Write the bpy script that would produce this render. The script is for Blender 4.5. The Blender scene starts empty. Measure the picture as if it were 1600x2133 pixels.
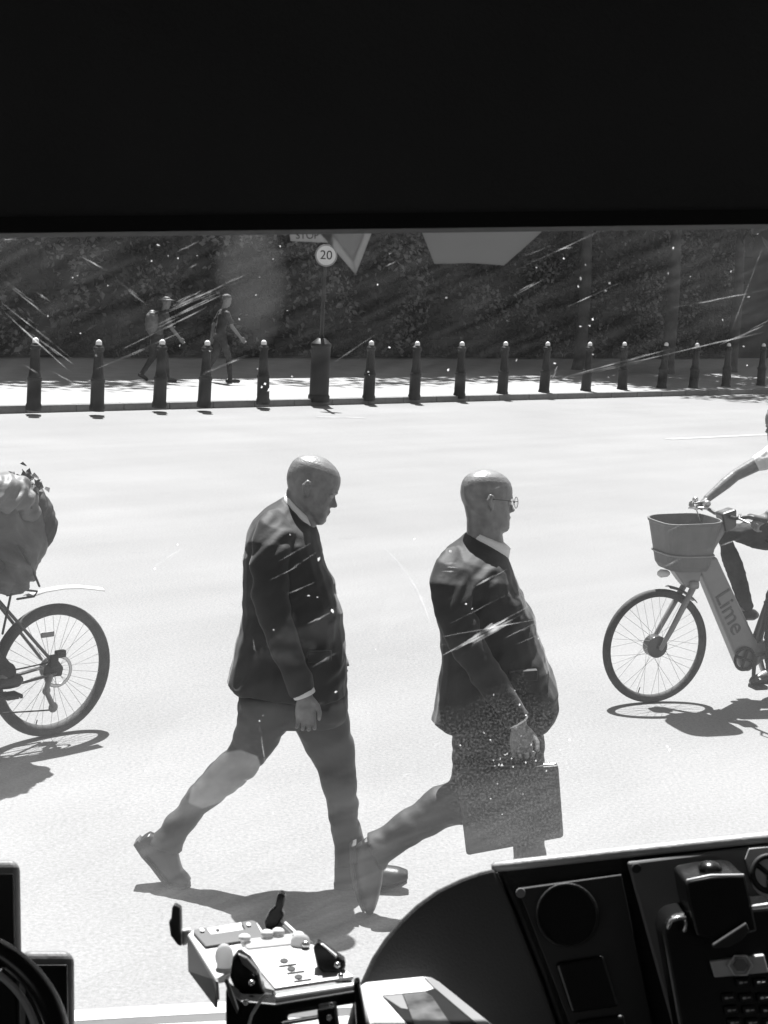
import bpy, bmesh, math, random
from mathutils import Vector, Matrix, noise
random.seed(7)
R = math.radians
S = bpy.context.scene
COL = S.collection
# ------------------------------------------------------------------ camera, sky, sun, exposure
CAM_H, FPX = 2.5, 3200.0
PITCH, ROLL = math.atan(499.5 / FPX), math.atan(85 / 1600)
fw = Vector((0, math.cos(PITCH), -math.sin(PITCH)))
_r, _u = Vector((1, 0, 0)), Vector((0, math.sin(PITCH), math.cos(PITCH)))
rt = _r * math.cos(ROLL) + _u * math.sin(ROLL)
up = _u * math.cos(ROLL) - _r * math.sin(ROLL)
EYE = Vector((0, 0, CAM_H))
cd = bpy.data.cameras.new('camera'); cam = bpy.data.objects.new('camera', cd); COL.objects.link(cam)
cam.matrix_world = Matrix(((rt.x, up.x, -fw.x, 0), (rt.y, up.y, -fw.y, 0), (rt.z, up.z, -fw.z, CAM_H), (0, 0, 0, 1)))
cd.sensor_fit = 'HORIZONTAL'; cd.sensor_width = 36; cd.lens = FPX / 1600 * 36
cd.clip_start = 0.02; cd.clip_end = 2000
cd.dof.use_dof = True; cd.dof.focus_distance = 7.0; cd.dof.aperture_fstop = 48
S.camera = cam
SUN_EL = R(66)
w = bpy.data.worlds.new('World'); S.world = w; w.use_nodes = True
nt = w.node_tree
sky = nt.nodes.new('ShaderNodeTexSky'); sky.sky_type = 'NISHITA'; sky.sun_disc = False
sky.sun_elevation = SUN_EL; sky.sun_rotation = 0.0
bw = nt.nodes.new('ShaderNodeRGBToBW')            # the photograph is black and white
nt.links.new(sky.outputs[0], bw.inputs[0]); nt.links.new(bw.outputs[0], nt.nodes['Background'].inputs[0])
nt.nodes['Background'].inputs[1].default_value = 0.06
sd = bpy.data.lights.new('sun', 'SUN'); sd.energy = 4.5; sd.angle = R(0.5); sd.color = (1, 1, 1)
sun = bpy.data.objects.new('sun', sd); COL.objects.link(sun); sun.location = (0, 10, 20)
sun.rotation_euler = Vector((-0.09, math.cos(SUN_EL), math.sin(SUN_EL))).to_track_quat('Z', 'Y').to_euler()
S.view_settings.view_transform = 'Standard'; S.view_settings.look = 'None'
S.view_settings.gamma = 1; S.view_settings.use_curve_mapping = False
S.view_settings.exposure = 1.72
S.render.engine = 'CYCLES'
S.cycles.transparent_max_bounces = 24; S.cycles.max_bounces = 6; S.cycles.diffuse_bounces = 3
S.cycles.sample_clamp_indirect = 4.0

# ------------------------------------------------------------------ survey helpers (photo pixel -> place in metres)
def P(x, y, z):
    return EYE + (fw + rt * ((x - 800) / FPX) + up * ((1066.5 - y) / FPX)) * z
def ground(x, y, h=0.0):
    d = fw + rt * ((x - 800) / FPX) + up * ((1066.5 - y) / FPX)
    return EYE + d * ((h - CAM_H) / d.z)
def depth(p): return (p - EYE).dot(fw)
# ------------------------------------------------------------------ tagging and linking
def tag(o, label=None, cat=None, group=None, kind=None):
    if label: o['label'] = label
    if cat: o['category'] = cat
    if group: o['group'] = group
    if kind: o['kind'] = kind
    return o
def obj(name, bm, m, parent=None, smooth=False, bevel=0, seg=2, mtx=None):
    if isinstance(bm, bpy.types.Mesh): me = bm
    else:
        bmesh.ops.recalc_face_normals(bm, faces=bm.faces)
        me = bpy.data.meshes.new(name); bm.to_mesh(me); bm.free()
    o = bpy.data.objects.new(name, me); COL.objects.link(o)
    if m and not me.materials: me.materials.append(m)
    if smooth:
        for p in me.polygons: p.use_smooth = True
    if bevel:
        b = o.modifiers.new('bevel', 'BEVEL'); b.width = bevel; b.segments = seg; b.limit_method = 'ANGLE'
    if mtx is not None: o.matrix_world = mtx
    if parent:
        o.parent = parent
    return o
def empty(name, loc=(0, 0, 0), rz=0):
    o = bpy.data.objects.new(name, None); COL.objects.link(o); o.location = loc; o.rotation_euler = (0, 0, rz)
    o.empty_display_size = 0.1
    return o
def wobj(name, bm, m, parent, **k):
    """mesh given in world metres, parented to a thing whose Empty stands elsewhere"""
    for v in bm.verts: v.co = parent_inv(parent) @ v.co
    return obj(name, bm, m, parent, **k)
def parent_inv(p):
    m = Matrix.Translation(p.location) @ p.rotation_euler.to_matrix().to_4x4()
    if p.parent: m = (Matrix.Translation(p.parent.location) @ p.parent.rotation_euler.to_matrix().to_4x4()) @ m
    return m.inverted()
# ------------------------------------------------------------------ materials
MATS = {}
def mat(name, v, rough=0.6, spec=0.4, var=0.15, scale=8.0, bump=0.0, bscale=60.0, metal=0.0, detail=4, sheen=0.0, stretch=None, coat=0.0):
    m = bpy.data.materials.new(name); m.use_nodes = True; MATS[name] = m
    t = m.node_tree; b = t.nodes['Principled BSDF']
    b.inputs['Roughness'].default_value = rough; b.inputs['Metallic'].default_value = metal
    b.inputs['Specular IOR Level'].default_value = spec
    if coat: b.inputs['Coat Weight'].default_value = coat; b.inputs['Coat Roughness'].default_value = 0.08
    if sheen: b.inputs['Sheen Weight'].default_value = sheen; b.inputs['Sheen Roughness'].default_value = 0.4
    tc = t.nodes.new('ShaderNodeTexCoord'); src = tc.outputs['Object']
    if stretch:
        mp = t.nodes.new('ShaderNodeMapping'); mp.inputs['Scale'].default_value = stretch
        t.links.new(src, mp.inputs[0]); src = mp.outputs[0]
    n = t.nodes.new('ShaderNodeTexNoise'); n.inputs['Scale'].default_value = scale; n.inputs['Detail'].default_value = detail
    t.links.new(src, n.inputs['Vector'])
    r = t.nodes.new('ShaderNodeMapRange'); r.inputs[1].default_value = 0.25; r.inputs[2].default_value = 0.75
    r.inputs[3].default_value = v * (1 - var); r.inputs[4].default_value = v * (1 + var)
    t.links.new(n.outputs[0], r.inputs[0]); t.links.new(r.outputs[0], b.inputs['Base Color'])
    if bump:
        n2 = t.nodes.new('ShaderNodeTexNoise'); n2.inputs['Scale'].default_value = bscale; n2.inputs['Detail'].default_value = 5
        t.links.new(src, n2.inputs['Vector'])
        bp = t.nodes.new('ShaderNodeBump'); bp.inputs['Strength'].default_value = bump; bp.inputs['Distance'].default_value = 0.01
        t.links.new(n2.outputs[0], bp.inputs['Height']); t.links.new(bp.outputs[0], b.inputs['Normal'])
    return m
M = lambda k: MATS[k]
def asphalt():
    m = mat('asphalt', 0.14, 0.82, 0.3, 0.0, 3)
    t = m.node_tree; b = t.nodes['Principled BSDF']
    for l in list(b.inputs['Base Color'].links): t.links.remove(l)
    tc = t.nodes.new('ShaderNodeTexCoord')
    def noise(sc, det, rough=0.5):
        n = t.nodes.new('ShaderNodeTexNoise'); n.inputs['Scale'].default_value = sc; n.inputs['Detail'].default_value = det
        n.inputs['Roughness'].default_value = rough
        t.links.new(tc.outputs['Object'], n.inputs['Vector']); return n.outputs[0]
    def rng(a, lo, hi, o0, o1):
        r = t.nodes.new('ShaderNodeMapRange'); r.inputs[1].default_value = lo; r.inputs[2].default_value = hi
        r.inputs[3].default_value = o0; r.inputs[4].default_value = o1; t.links.new(a, r.inputs[0]); return r.outputs[0]
    def mul(a, c):
        x = t.nodes.new('ShaderNodeMath'); x.operation = 'MULTIPLY'; t.links.new(a, x.inputs[0]); t.links.new(c, x.inputs[1]); return x.outputs[0]
    grain = rng(noise(55, 4, 0.75), 0.3, 0.7, 0.72, 1.22)
    fine = rng(noise(190, 2), 0.3, 0.7, 0.9, 1.1)
    patch = rng(noise(0.55, 4), 0.3, 0.7, 0.92, 1.06)
    mp = t.nodes.new('ShaderNodeMapping'); mp.inputs['Rotation'].default_value = (0, 0, -R(43)); t.links.new(tc.outputs['Object'], mp.inputs[0])
    m3 = t.nodes.new('ShaderNodeMapping'); m3.inputs['Scale'].default_value = (.12, 1.3, 1); t.links.new(mp.outputs[0], m3.inputs[0])
    n3 = t.nodes.new('ShaderNodeTexNoise'); n3.inputs['Scale'].default_value = 1.0; n3.inputs['Detail'].default_value = 6; t.links.new(m3.outputs[0], n3.inputs['Vector'])
    worn = rng(n3.outputs[0], .35, .7, .94, 1.06)
    stain = rng(noise(2.2, 6, .65), .60, .74, 1.0, .88)
    c = mul(mul(mul(grain, fine), mul(patch, worn)), stain)
    k = t.nodes.new('ShaderNodeMath'); k.operation = 'MULTIPLY'; k.inputs[1].default_value = 0.17
    t.links.new(c, k.inputs[0]); t.links.new(k.outputs[0], b.inputs['Base Color'])
    bp = t.nodes.new('ShaderNodeBump'); bp.inputs['Strength'].default_value = 0.5; bp.inputs['Distance'].default_value = 0.004
    t.links.new(noise(110, 3), bp.inputs['Height']); t.links.new(bp.outputs[0], b.inputs['Normal'])
    return m
asphalt()
mat('paving', 0.22, 0.8, 0.3, 0.12, 2.5, 0.3, 30)
mat('kerb_granite', 0.14, 0.8, 0.3, 0.2, 12)
mat('road_paint', 0.21, 0.7, 0.3, 0.25, 6)
mat('cast_iron', 0.006, 0.5, 0.3, 0.3, 8)
mat('cap_glint', 0.6, 0.3, 0.6, 0.05)  # sun glint on the bollard tops, put into a pale colour
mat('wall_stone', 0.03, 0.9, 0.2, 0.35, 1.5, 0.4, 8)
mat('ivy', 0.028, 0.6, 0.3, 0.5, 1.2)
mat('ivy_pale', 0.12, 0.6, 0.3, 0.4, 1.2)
mat('bark', 0.05, 0.9, 0.2, 0.5, 5, 0.6, 14)
mat('leaf', 0.06, 0.6, 0.3, 0.4, 1.0)
mat('suit', 0.011, 0.7, 0.4, 0.3, 14, 0.1, 60, sheen=0.12)
mat('suit_soft', 0.012, 0.7, 0.4, 0.3, 14, 0.1, 60, sheen=0.12)
mat('trouser', 0.012, 0.7, 0.4, 0.3, 14, 0.1, 60, sheen=0.05)
mat('skin', 0.15, 0.38, 0.6, 0.28, 34, 0.2, 150)
mat('skin_dark', 0.12, 0.45, 0.5, 0.15, 26)
mat('shirt', 0.6, 0.8, 0.3, 0.05)
mat('leather', 0.009, 0.35, 0.5, 0.3, 20, 0.1, 80)
mat('case_leather', 0.014, 0.5, 0.45, 0.4, 30, 0.25, 90)
mat('hair', 0.06, 0.7, 0.3, 0.5, 60, 0.5, 140)
mat('eye_white', 0.3, 0.2, 0.5, 0.05)
mat('rubber', 0.045, 0.75, 0.3, 0.3, 20, 0.2, 80)
mat('alloy', 0.5, 0.3, 0.5, 0.1, 30, metal=0.9)
mat('spoke_steel', 0.35, 0.35, 0.5, 0.1, metal=0.6)
mat('frame_dark', 0.03, 0.35, 0.5, 0.2, coat=0.4)
mat('frame_grey', 0.16, 0.4, 0.5, 0.1, 10, coat=0.3)
mat('basket', 0.10, 0.55, 0.4, 0.15, 14)
mat('letter_dark', 0.075, 0.5, 0.4, 0.1)
mat('denim', 0.035, 0.85, 0.2, 0.45, 10, 0.5, 26)
mat('tee', 0.6, 0.85, 0.2, 0.05)
mat('tarp', 0.055, 0.6, 0.35, 0.45, 7, 0.35, 22)
mat('tarp_light', 0.11, 0.55, 0.4, 0.45, 7, 0.35, 24)
mat('bundle_dark', 0.03, 0.7, 0.4, 0.5, 9, 0.6, 18)
mat('mudguard', 0.55, 0.3, 0.5, 0.05)
mat('sign_white', 0.55, 0.5, 0.4, 0.05)
mat('sign_ring', 0.12, 0.5, 0.4, 0.1)
mat('sign_grey', 0.20, 0.5, 0.4, 0.08)
mat('ink', 0.02, 0.6, 0.3, 0.1)
# bus cab
mat('blind_cloth', 0.045, 0.9, 0.15, 0.2, 3, 0.2, 300)
mat('blind_bar', 0.006, 0.6, 0.2, 0.1)
mat('seal_edge', 0.25, 0.5, 0.3, 0.2, 30)
mat('pod_black', 0.13, 0.5, 0.35, 0.2, 20, 0.1, 300)
mat('cab_trim', 0.12, 0.8, 0.2, 0.2, 4)
mat('dash_black', 0.01, 0.55, 0.3, 0.25, 30, 0.15, 400)
mat('dash_cheek', 0.042, 0.6, 0.3, 0.15, 6, 0.12, 500)
mat('dash_trim', 0.30, 0.45, 0.45, 0.15, 20, 0.1, 300)
mat('panel_dark', 0.022, 0.6, 0.3, 0.15, 12)
mat('panel_grey', 0.14, 0.55, 0.35, 0.12, 9)
mat('gloss_black', 0.006, 0.25, 0.4, 0.2)
mat('plate_grey', 0.42, 0.4, 0.5, 0.2, 30)
mat('white_metal', 0.5, 0.35, 0.5, 0.22, 30, metal=0.0)
mat('tray_pad', 0.09, 0.6, 0.3, 0.15, 20)
mat('clear_plastic_base', 0.42, 0.3, 0.5, 0.1, 30)
mat('white_plastic', 0.5, 0.45, 0.4, 0.05)
mat('grey_plastic', 0.15, 0.45, 0.4, 0.1)
mat('screen', 0.006, 0.5, 0.1, 0.3, 26)
mat('screen_pattern', 0.06, 0.35, 0.4, 0.95, 70, detail=3)
mat('steel', 0.45, 0.25, 0.5, 0.1, metal=0.9)
def translucent(name, v, fac):
    m = mat(name, v, .5, .3, .06, 20); t = m.node_tree; b = t.nodes['Principled BSDF']; out = [n for n in t.nodes if n.type == 'OUTPUT_MATERIAL'][0]
    tl = t.nodes.new('ShaderNodeBsdfTranslucent'); tl.inputs[0].default_value = (v, v, v, 1); mx = t.nodes.new('ShaderNodeMixShader'); mx.inputs[0].default_value = fac
    t.links.new(b.outputs[0], mx.inputs[1]); t.links.new(tl.outputs[0], mx.inputs[2]); t.links.new(mx.outputs[0], out.inputs[0]); return m
translucent('clear_plastic', .6, .6)
# ------------------------------------------------------------------ mesh builders
def box(bm, c, s, mtx=None):
    g = bmesh.ops.create_cube(bm, size=1.0)['verts']
    for v in g:
        v.co = Vector((v.co.x * s[0], v.co.y * s[1], v.co.z * s[2])) + Vector(c)
        if mtx: v.co = mtx @ v.co
    return g
def loft(bm, rings, cap=True, close=False):
    vs = [[bm.verts.new(p) for p in r] for r in rings]
    n = len(vs[0])
    prs = list(zip(vs, vs[1:])) + ([(vs[-1], vs[0])] if close else [])
    for a, b in prs:
        for i in range(n):
            bm.faces.new((a[i], a[(i + 1) % n], b[(i + 1) % n], b[i]))
    if cap and not close:
        bm.faces.new(list(reversed(vs[0]))); bm.faces.new(vs[-1])
    return vs
def chain(bm, pts, rad, n=12, flat=None, caps=True):
    """tube through 3D points with a radius each; rounded ends; flat=(axis, factor) squashes it"""
    pts = [Vector(p) for p in pts]
    if not isinstance(rad, (list, tuple)): rad = [rad] * len(pts)
    if caps:
        d0 = (pts[0] - pts[1]).normalized(); d1 = (pts[-1] - pts[-2]).normalized()
        pts = [pts[0] + d0 * rad[0] * .75] + pts + [pts[-1] + d1 * rad[-1] * .75]
        rad = [rad[0] * .5] + list(rad) + [rad[-1] * .5]
    rings = []; ref = None
    for i, p in enumerate(pts):
        d = (pts[min(i + 1, len(pts) - 1)] - pts[max(i - 1, 0)]).normalized()
        if ref is None: ref = Vector((0, 1, 0)) if abs(d.y) < .9 else Vector((1, 0, 0))
        a = (ref - d * ref.dot(d)).normalized(); b = d.cross(a); ref = a
        ring = []
        for k in range(n):
            t = 2 * math.pi * k / n
            o = a * math.cos(t) * rad[i] + b * math.sin(t) * rad[i]
            if flat: o -= flat[0] * (o.dot(flat[0]) * (1 - flat[1]))
            ring.append(p + o)
        rings.append(ring)
    loft(bm, rings)
def torus(bm, c, ax, Rr, r, n=48, m=10, arc=(0, 2 * math.pi), rs=None):
    c = Vector(c); ax = Vector(ax).normalized()
    a = ax.orthogonal().normalized(); b = ax.cross(a)
    full = abs(arc[1] - arc[0] - 2 * math.pi) < 1e-6
    rings = []
    for i in range(n if full else n + 1):
        t = arc[0] + (arc[1] - arc[0]) * i / n
        d = a * math.cos(t) + b * math.sin(t)
        rings.append([c + d * (Rr + (rs or r) * math.cos(2 * math.pi * k / m)) + ax * r * math.sin(2 * math.pi * k / m) for k in range(m)])
    loft(bm, rings, close=full)
def lathe(bm, prof, n=24, c=(0, 0, 0), ax='z'):
    c = Vector(c); rings = []
    for r, z in prof:
        rings.append([c + (Vector((r * math.cos(2 * math.pi * k / n), r * math.sin(2 * math.pi * k / n), z)) if ax == 'z' else
                           Vector((r * math.cos(2 * math.pi * k / n), z, r * math.sin(2 * math.pi * k / n)))) for k in range(n)])
    loft(bm, rings)
def slab(bm, pts, back, taper=None):
    """closed solid: a polygon of 3D points pushed along the vector back"""
    pts = [Vector(p) for p in pts]
    q = [p + back for p in pts]
    loft(bm, [pts, q])
def ell(bm, c, s, mtx=None, seg=14):
    g = bmesh.ops.create_uvsphere(bm, u_segments=seg, v_segments=seg // 2 + 2, radius=1.0)['verts']
    for v in g:
        q = Vector((v.co.x * s[0], v.co.y * s[1], v.co.z * s[2]))
        v.co = (mtx @ q if mtx else q) + Vector(c)
def fuse(name, bm, voxel, m, parent, smooth=3, disp=None, world=True):
    """merge overlapping closed shapes into one continuous surface"""
    if world:
        inv = parent_inv(parent)
        for v in bm.verts: v.co = inv @ v.co
    bmesh.ops.recalc_face_normals(bm, faces=bm.faces)
    me = bpy.data.meshes.new('tmp'); bm.to_mesh(me); bm.free()
    o = bpy.data.objects.new('tmp', me); COL.objects.link(o)
    r = o.modifiers.new('r', 'REMESH'); r.mode = 'VOXEL'; r.voxel_size = voxel; r.use_smooth_shade = True
    if smooth:
        s = o.modifiers.new('s', 'SMOOTH'); s.factor = 0.5; s.iterations = smooth
    folds = disp if disp and len(disp) > 2 else None
    if disp and not folds:
        tx = bpy.data.textures.new('folds', 'CLOUDS'); tx.noise_scale = disp[1]; tx.noise_depth = 2
        d = o.modifiers.new('d', 'DISPLACE'); d.texture = tx; d.strength = disp[0]; d.mid_level = 0.5; d.texture_coords = 'LOCAL'
    dg = bpy.context.evaluated_depsgraph_get(); dg.update()
    out = bpy.data.meshes.new_from_object(o.evaluated_get(dg), depsgraph=dg)
    bpy.data.objects.remove(o); bpy.data.meshes.remove(me)
    out.name = name; out.materials.clear()
    if folds:      # cloth folds: long soft ridges running along a slanting direction
        amp, sa, sc, ang = folds; ca, sn = math.cos(ang), math.sin(ang)
        nr = [v.normal.copy() for v in out.vertices]
        for v, n in zip(out.vertices, nr):
            p = v.co; wob = noise.noise(p * 3.1) * .05
            al, ac = p.x * ca + p.z * sn, -p.x * sn + p.z * ca + wob
            h = noise.noise(Vector((al * sa, p.y * sa * 1.5, ac * sc))) + .5 * noise.noise(Vector((al * sa * 2.1 + 7, p.y * sa * 2, ac * sc * 1.9)))
            m_ = .35 + .65 * max(0, min(1, .5 + noise.noise(p * 4.3 + Vector((3, 1, 5))) * 1.3))
            v.co = p + n * (h * amp * m_)
        out.update()
    return obj(name, out, m, parent, smooth=True)
def text_mesh(txt, size, depth_=0.0015, shear=0.0):
    c = bpy.data.curves.new('t', 'FONT'); c.body = txt; c.size = size; c.extrude = depth_; c.align_x = 'CENTER'; c.align_y = 'CENTER'; c.shear = shear
    o = bpy.data.objects.new('t', c); COL.objects.link(o)
    dg = bpy.context.evaluated_depsgraph_get(); dg.update()
    me = bpy.data.meshes.new_from_object(o.evaluated_get(dg), depsgraph=dg)
    bpy.data.objects.remove(o); bpy.data.curves.remove(c); me.materials.clear()
    return me
def frame_mtx(o, x, y):
    x = Vector(x).normalized(); y = Vector(y); y = (y - x * y.dot(x)).normalized(); z = x.cross(y)
    return Matrix(((x.x, y.x, z.x, o[0]), (x.y, y.y, z.y, o[1]), (x.z, y.z, z.z, o[2]), (0, 0, 0, 1)))
ORD = ['first', 'second', 'third', 'fourth', 'fifth', 'sixth', 'seventh', 'eighth', 'ninth', 'tenth', 'eleventh', 'twelfth', 'thirteenth', 'fourteenth', 'fifteenth', 'sixteenth', 'seventeenth']
# ================================================================== SETTING
K0, K1 = ground(0, 862), ground(1600, 820)
kd = (K1 - K0); kd.z = 0; kd.normalize(); kn = Vector((-kd.y, kd.x, 0))
ORG = Vector((K0.x, K0.y, 0))
def kp(a, b, z=0.0): return ORG + kd * a + kn * b + Vector((0, 0, z))
bm = bmesh.new(); bmesh.ops.create_grid(bm, x_segments=4, y_segments=4, size=300)
tag(obj('road', bm, M('asphalt')), 'pale sunlit asphalt road surface', kind='structure')
bm = bmesh.new(); slab(bm, [kp(-70, .16, .118), kp(120, .16, .118), kp(120, 60, .118), kp(-70, 60, .118)], Vector((0, 0, -.3)))
tag(obj('pavement', bm, M('paving')), 'light pavement behind the kerb', kind='structure')
kerb = empty('kerb', kp(0, 0)); tag(kerb, 'low stone kerb along the pavement', kind='structure')
kst = None
for i in range(-8, 34):
    if kst is None:
        bm = bmesh.new(); box(bm, (0, 0, -.04), (.905, .16, .32)); kst = obj('kerb_stone', bm, M('kerb_granite'), kerb, bevel=.012); o = kst
    else:
        o = kst.copy(); COL.objects.link(o)
    p = kp(i * .915, .08 + random.uniform(-.004, .004)) - kerb.location; o.location = p + Vector((0, 0, random.uniform(-.003, .003))); o.rotation_euler = (0, 0, math.atan2(kd.y, kd.x))
for (x0, y0, x1, y1, wd) in ((1390, 915, 1600, 905, .1), (660, 869, 760, 870, .08)):
    a, b = ground(x0, y0), ground(x1, y1); a.z = b.z = .004
    n = Vector((-(b - a).y, (b - a).x, 0)).normalized() * wd
    bm = bmesh.new(); bm.faces.new([bm.verts.new(q) for q in (a - n, b - n, b + n, a + n)])
    tag(obj('road_marking', bm, M('road_paint')), kind='structure')
# ivy-clad wall behind the pavement: its own bulk shades the side we see
WB = 10.0
wall = empty('ivy_wall', kp(8, WB)); wall.rotation_euler = (0, 0, math.atan2(kd.y, kd.x))
tag(wall, 'tall dark ivy-covered wall behind the row of bollards', 'wall')
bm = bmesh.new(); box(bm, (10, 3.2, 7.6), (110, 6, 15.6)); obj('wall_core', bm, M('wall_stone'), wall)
proto = None
for row in range(8):
    zc = .12 + .3 + row * .5
    for i in range(-8, 27):
        wd = .98
        if proto is None:
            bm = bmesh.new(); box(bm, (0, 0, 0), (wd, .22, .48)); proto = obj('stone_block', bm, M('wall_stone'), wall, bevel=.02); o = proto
        else:
            o = proto.copy(); COL.objects.link(o)
        o.location = (i * 1.0 + (row % 2) * .5, .12 + random.uniform(-.02, .02), zc)
def leafcloud(bm, pts, size, up_bias=.3):
    for p in pts:
        s = size * random.uniform(.6, 1.3)
        n = Vector((random.gauss(0, 1), random.gauss(0, 1), random.gauss(0, 1) + up_bias)).normalized()
        a = n.orthogonal().normalized(); b = n.cross(a); t = random.uniform(0, 6.28)
        a, b = a * math.cos(t) + b * math.sin(t), b * math.cos(t) - a * math.sin(t)
        p = Vector(p)
        vs = [bm.verts.new(p + a * s * .5 * x + b * s * y + n * s * h) for x, y, h in ((0, -.5, 0), (.75, -.05, .12), (0, .6, 0), (-.75, -.05, .12))]
        bm.faces.new(vs)
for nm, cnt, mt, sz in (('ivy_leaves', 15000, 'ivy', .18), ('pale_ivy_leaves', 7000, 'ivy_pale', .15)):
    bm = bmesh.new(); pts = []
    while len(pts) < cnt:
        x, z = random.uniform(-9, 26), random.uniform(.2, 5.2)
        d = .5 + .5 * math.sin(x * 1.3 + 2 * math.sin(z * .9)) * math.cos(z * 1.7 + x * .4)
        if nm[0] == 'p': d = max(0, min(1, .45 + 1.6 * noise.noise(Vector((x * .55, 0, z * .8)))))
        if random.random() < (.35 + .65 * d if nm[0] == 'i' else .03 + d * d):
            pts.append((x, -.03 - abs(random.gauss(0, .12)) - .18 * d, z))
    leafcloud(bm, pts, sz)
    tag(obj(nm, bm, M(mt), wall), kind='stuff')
bm = bmesh.new(); pts = []
for k in range(90):
    x, z0, o0 = random.uniform(-22, 30), 15.2 + random.gauss(0, .5), random.uniform(-1.3, .6)
    for q in range(60): pts.append((x + random.gauss(0, .6), o0 + random.gauss(0, .5), z0 + random.gauss(0, .5)))
leafcloud(bm, pts, .34); tag(obj('added_shade_ivy', bm, M('leaf'), wall), kind='stuff')  # leaves added out of view so the wall's shadow edge falls dappled
# trees whose trunks stand against the wall
def tree(px, py, girth, h, seed, label):
    rr = random.Random(seed); g = ground(px, py, .118)
    t = empty('plane_tree', g); tag(t, label, 'tree', 'trees along the pavement')
    bm = bmesh.new()
    chain(bm, [(0, 0, -.2), (.02, 0, .3), (.03, .02, h * .25), (-.03, .05, h * .42), (.05, 0, h * .6)], [girth * 1.5, girth * 1.08, girth, girth * .85, girth * .5], 12)
    tips = []
    for k in range(9):
        a = rr.uniform(0, 6.28); z0 = h * rr.uniform(.4, .58); ln = h * rr.uniform(.18, .34)
        tip = Vector((math.cos(a) * ln, math.sin(a) * ln, z0 + h * rr.uniform(.12, .36)))
        chain(bm, [(0, 0, z0), tip * .5 + Vector((0, 0, z0 * .48)), tip], [girth * .4, girth * .25, girth * .08], 7)
        tips.append(tip)
    obj('trunk', bm, M('bark'), t, smooth=True)
    bm = bmesh.new(); pts = []
    for tip in tips + [Vector((0, 0, h * .9))]:
        for k in range(3):
            c = tip + Vector((rr.gauss(0, .6), rr.gauss(0, .6), rr.gauss(0, .5)))
            for q in range(110): pts.append(c + Vector((rr.gauss(0, .5), rr.gauss(0, .5), rr.gauss(0, .4))))
    leafcloud(bm, pts, .3)
    tag(obj('crown', bm, M('leaf'), t), kind='stuff')
tree(1388, 778, .17, 9, 3, 'slender tree trunk beside the wall, left of the pair on the right')
tree(1522, 775, .15, 9, 5, 'slender tree trunk beside the wall, rightmost of the pair')
tree(1205, 770, .16, 9, 8, 'dark tree trunk against the wall, behind the twelfth bollard')
# ================================================================== BOLLARDS
BOL = [(70, 848), (202, 850), (332, 843), (425, 842), (548, 836), (768, 829), (863, 827), (957, 824), (1046, 820), (1133, 817), (1220, 814), (1296, 811), (1378, 808), (1444, 808), (1512, 805), (1585, 803)]
bproto = None
for i, (x, y) in enumerate(BOL):
    g = ground(x, y, .118)
    if bproto is None:
        b = bproto = empty('bollard', g)
        bm = bmesh.new()
        lathe(bm, [(.125, -.05), (.125, .03), (.112, .06), (.108, .40), (.118, .42), (.118, .46), (.10, .48), (.085, .56), (.075, .80), (.072, .90), (.09, .92), (.092, .96), (.07, .98), (.06, 1.0)], 20)
        obj('body', bm, M('cast_iron'), b, smooth=True, bevel=.004)
        bm = bmesh.new(); lathe(bm, [(.03, .99), (.048, 1.0), (.052, 1.03), (.045, 1.06), (.028, 1.08), (.006, 1.088)], 18)
        obj('cap', bm, M('cap_glint'), b, smooth=True)
    else:
        b = bproto.copy(); COL.objects.link(b); b.location = g
        for ch in bproto.children:
            c = ch.copy(); COL.objects.link(c); c.parent = b
    b.rotation_euler = (random.uniform(-.025, .025), random.uniform(-.03, .03), random.uniform(0, 6))
    tag(b, 'black iron bollard with cap coloured pale for a sun glint, %s bollard from the left along the kerb' % ORD[i], 'bollard', 'bollards along the kerb')
# ------------------------------------------------------------------ 20 sign on its stout post
g = ground(664, 831, .118)
sp = empty('speed_sign', g); tag(sp, 'round white 20 sign on a dark post with a stout base', 'sign')
bm = bmesh.new(); lathe(bm, [(.20, -.05), (.20, .06), (.18, .09), (.175, .95), (.19, .97), (.19, 1.02), (.12, 1.08), (.07, 1.12)], 20); obj('base', bm, M('cast_iron'), sp, smooth=True, bevel=.006)
bm = bmesh.new(); lathe(bm, [(.036, 1.05), (.036, 3.4), (.015, 3.43)], 14); obj('post', bm, M('cast_iron'), sp, smooth=True)
sz = 2.72 - .118 - .0
c = Vector((.02, -.085, sz + .02))
bm = bmesh.new(); lathe(bm, [(.0, .0), (.185, .0), (.185, .012), (0, .012)], 32, c, 'y'); face = obj('sign_face', bm, M('sign_white'), sp)
bm = bmesh.new(); torus(bm, c + Vector((0, -.002, 0)), (0, 1, 0), .188, .006, 40, 6, rs=.014); obj('rim', bm, M('sign_grey'), face)
o = obj('numerals', text_mesh('20', .23), M('ink'), face); o.matrix_local = frame_mtx(c + Vector((0, -.004, 0)), (1, 0, 0), (0, 0, 1))
bm = bmesh.new(); box(bm, c + Vector((0, .05, 0)), (.06, .06, .1)); obj('clamp', bm, M('cast_iron'), sp, bevel=.004)
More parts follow.
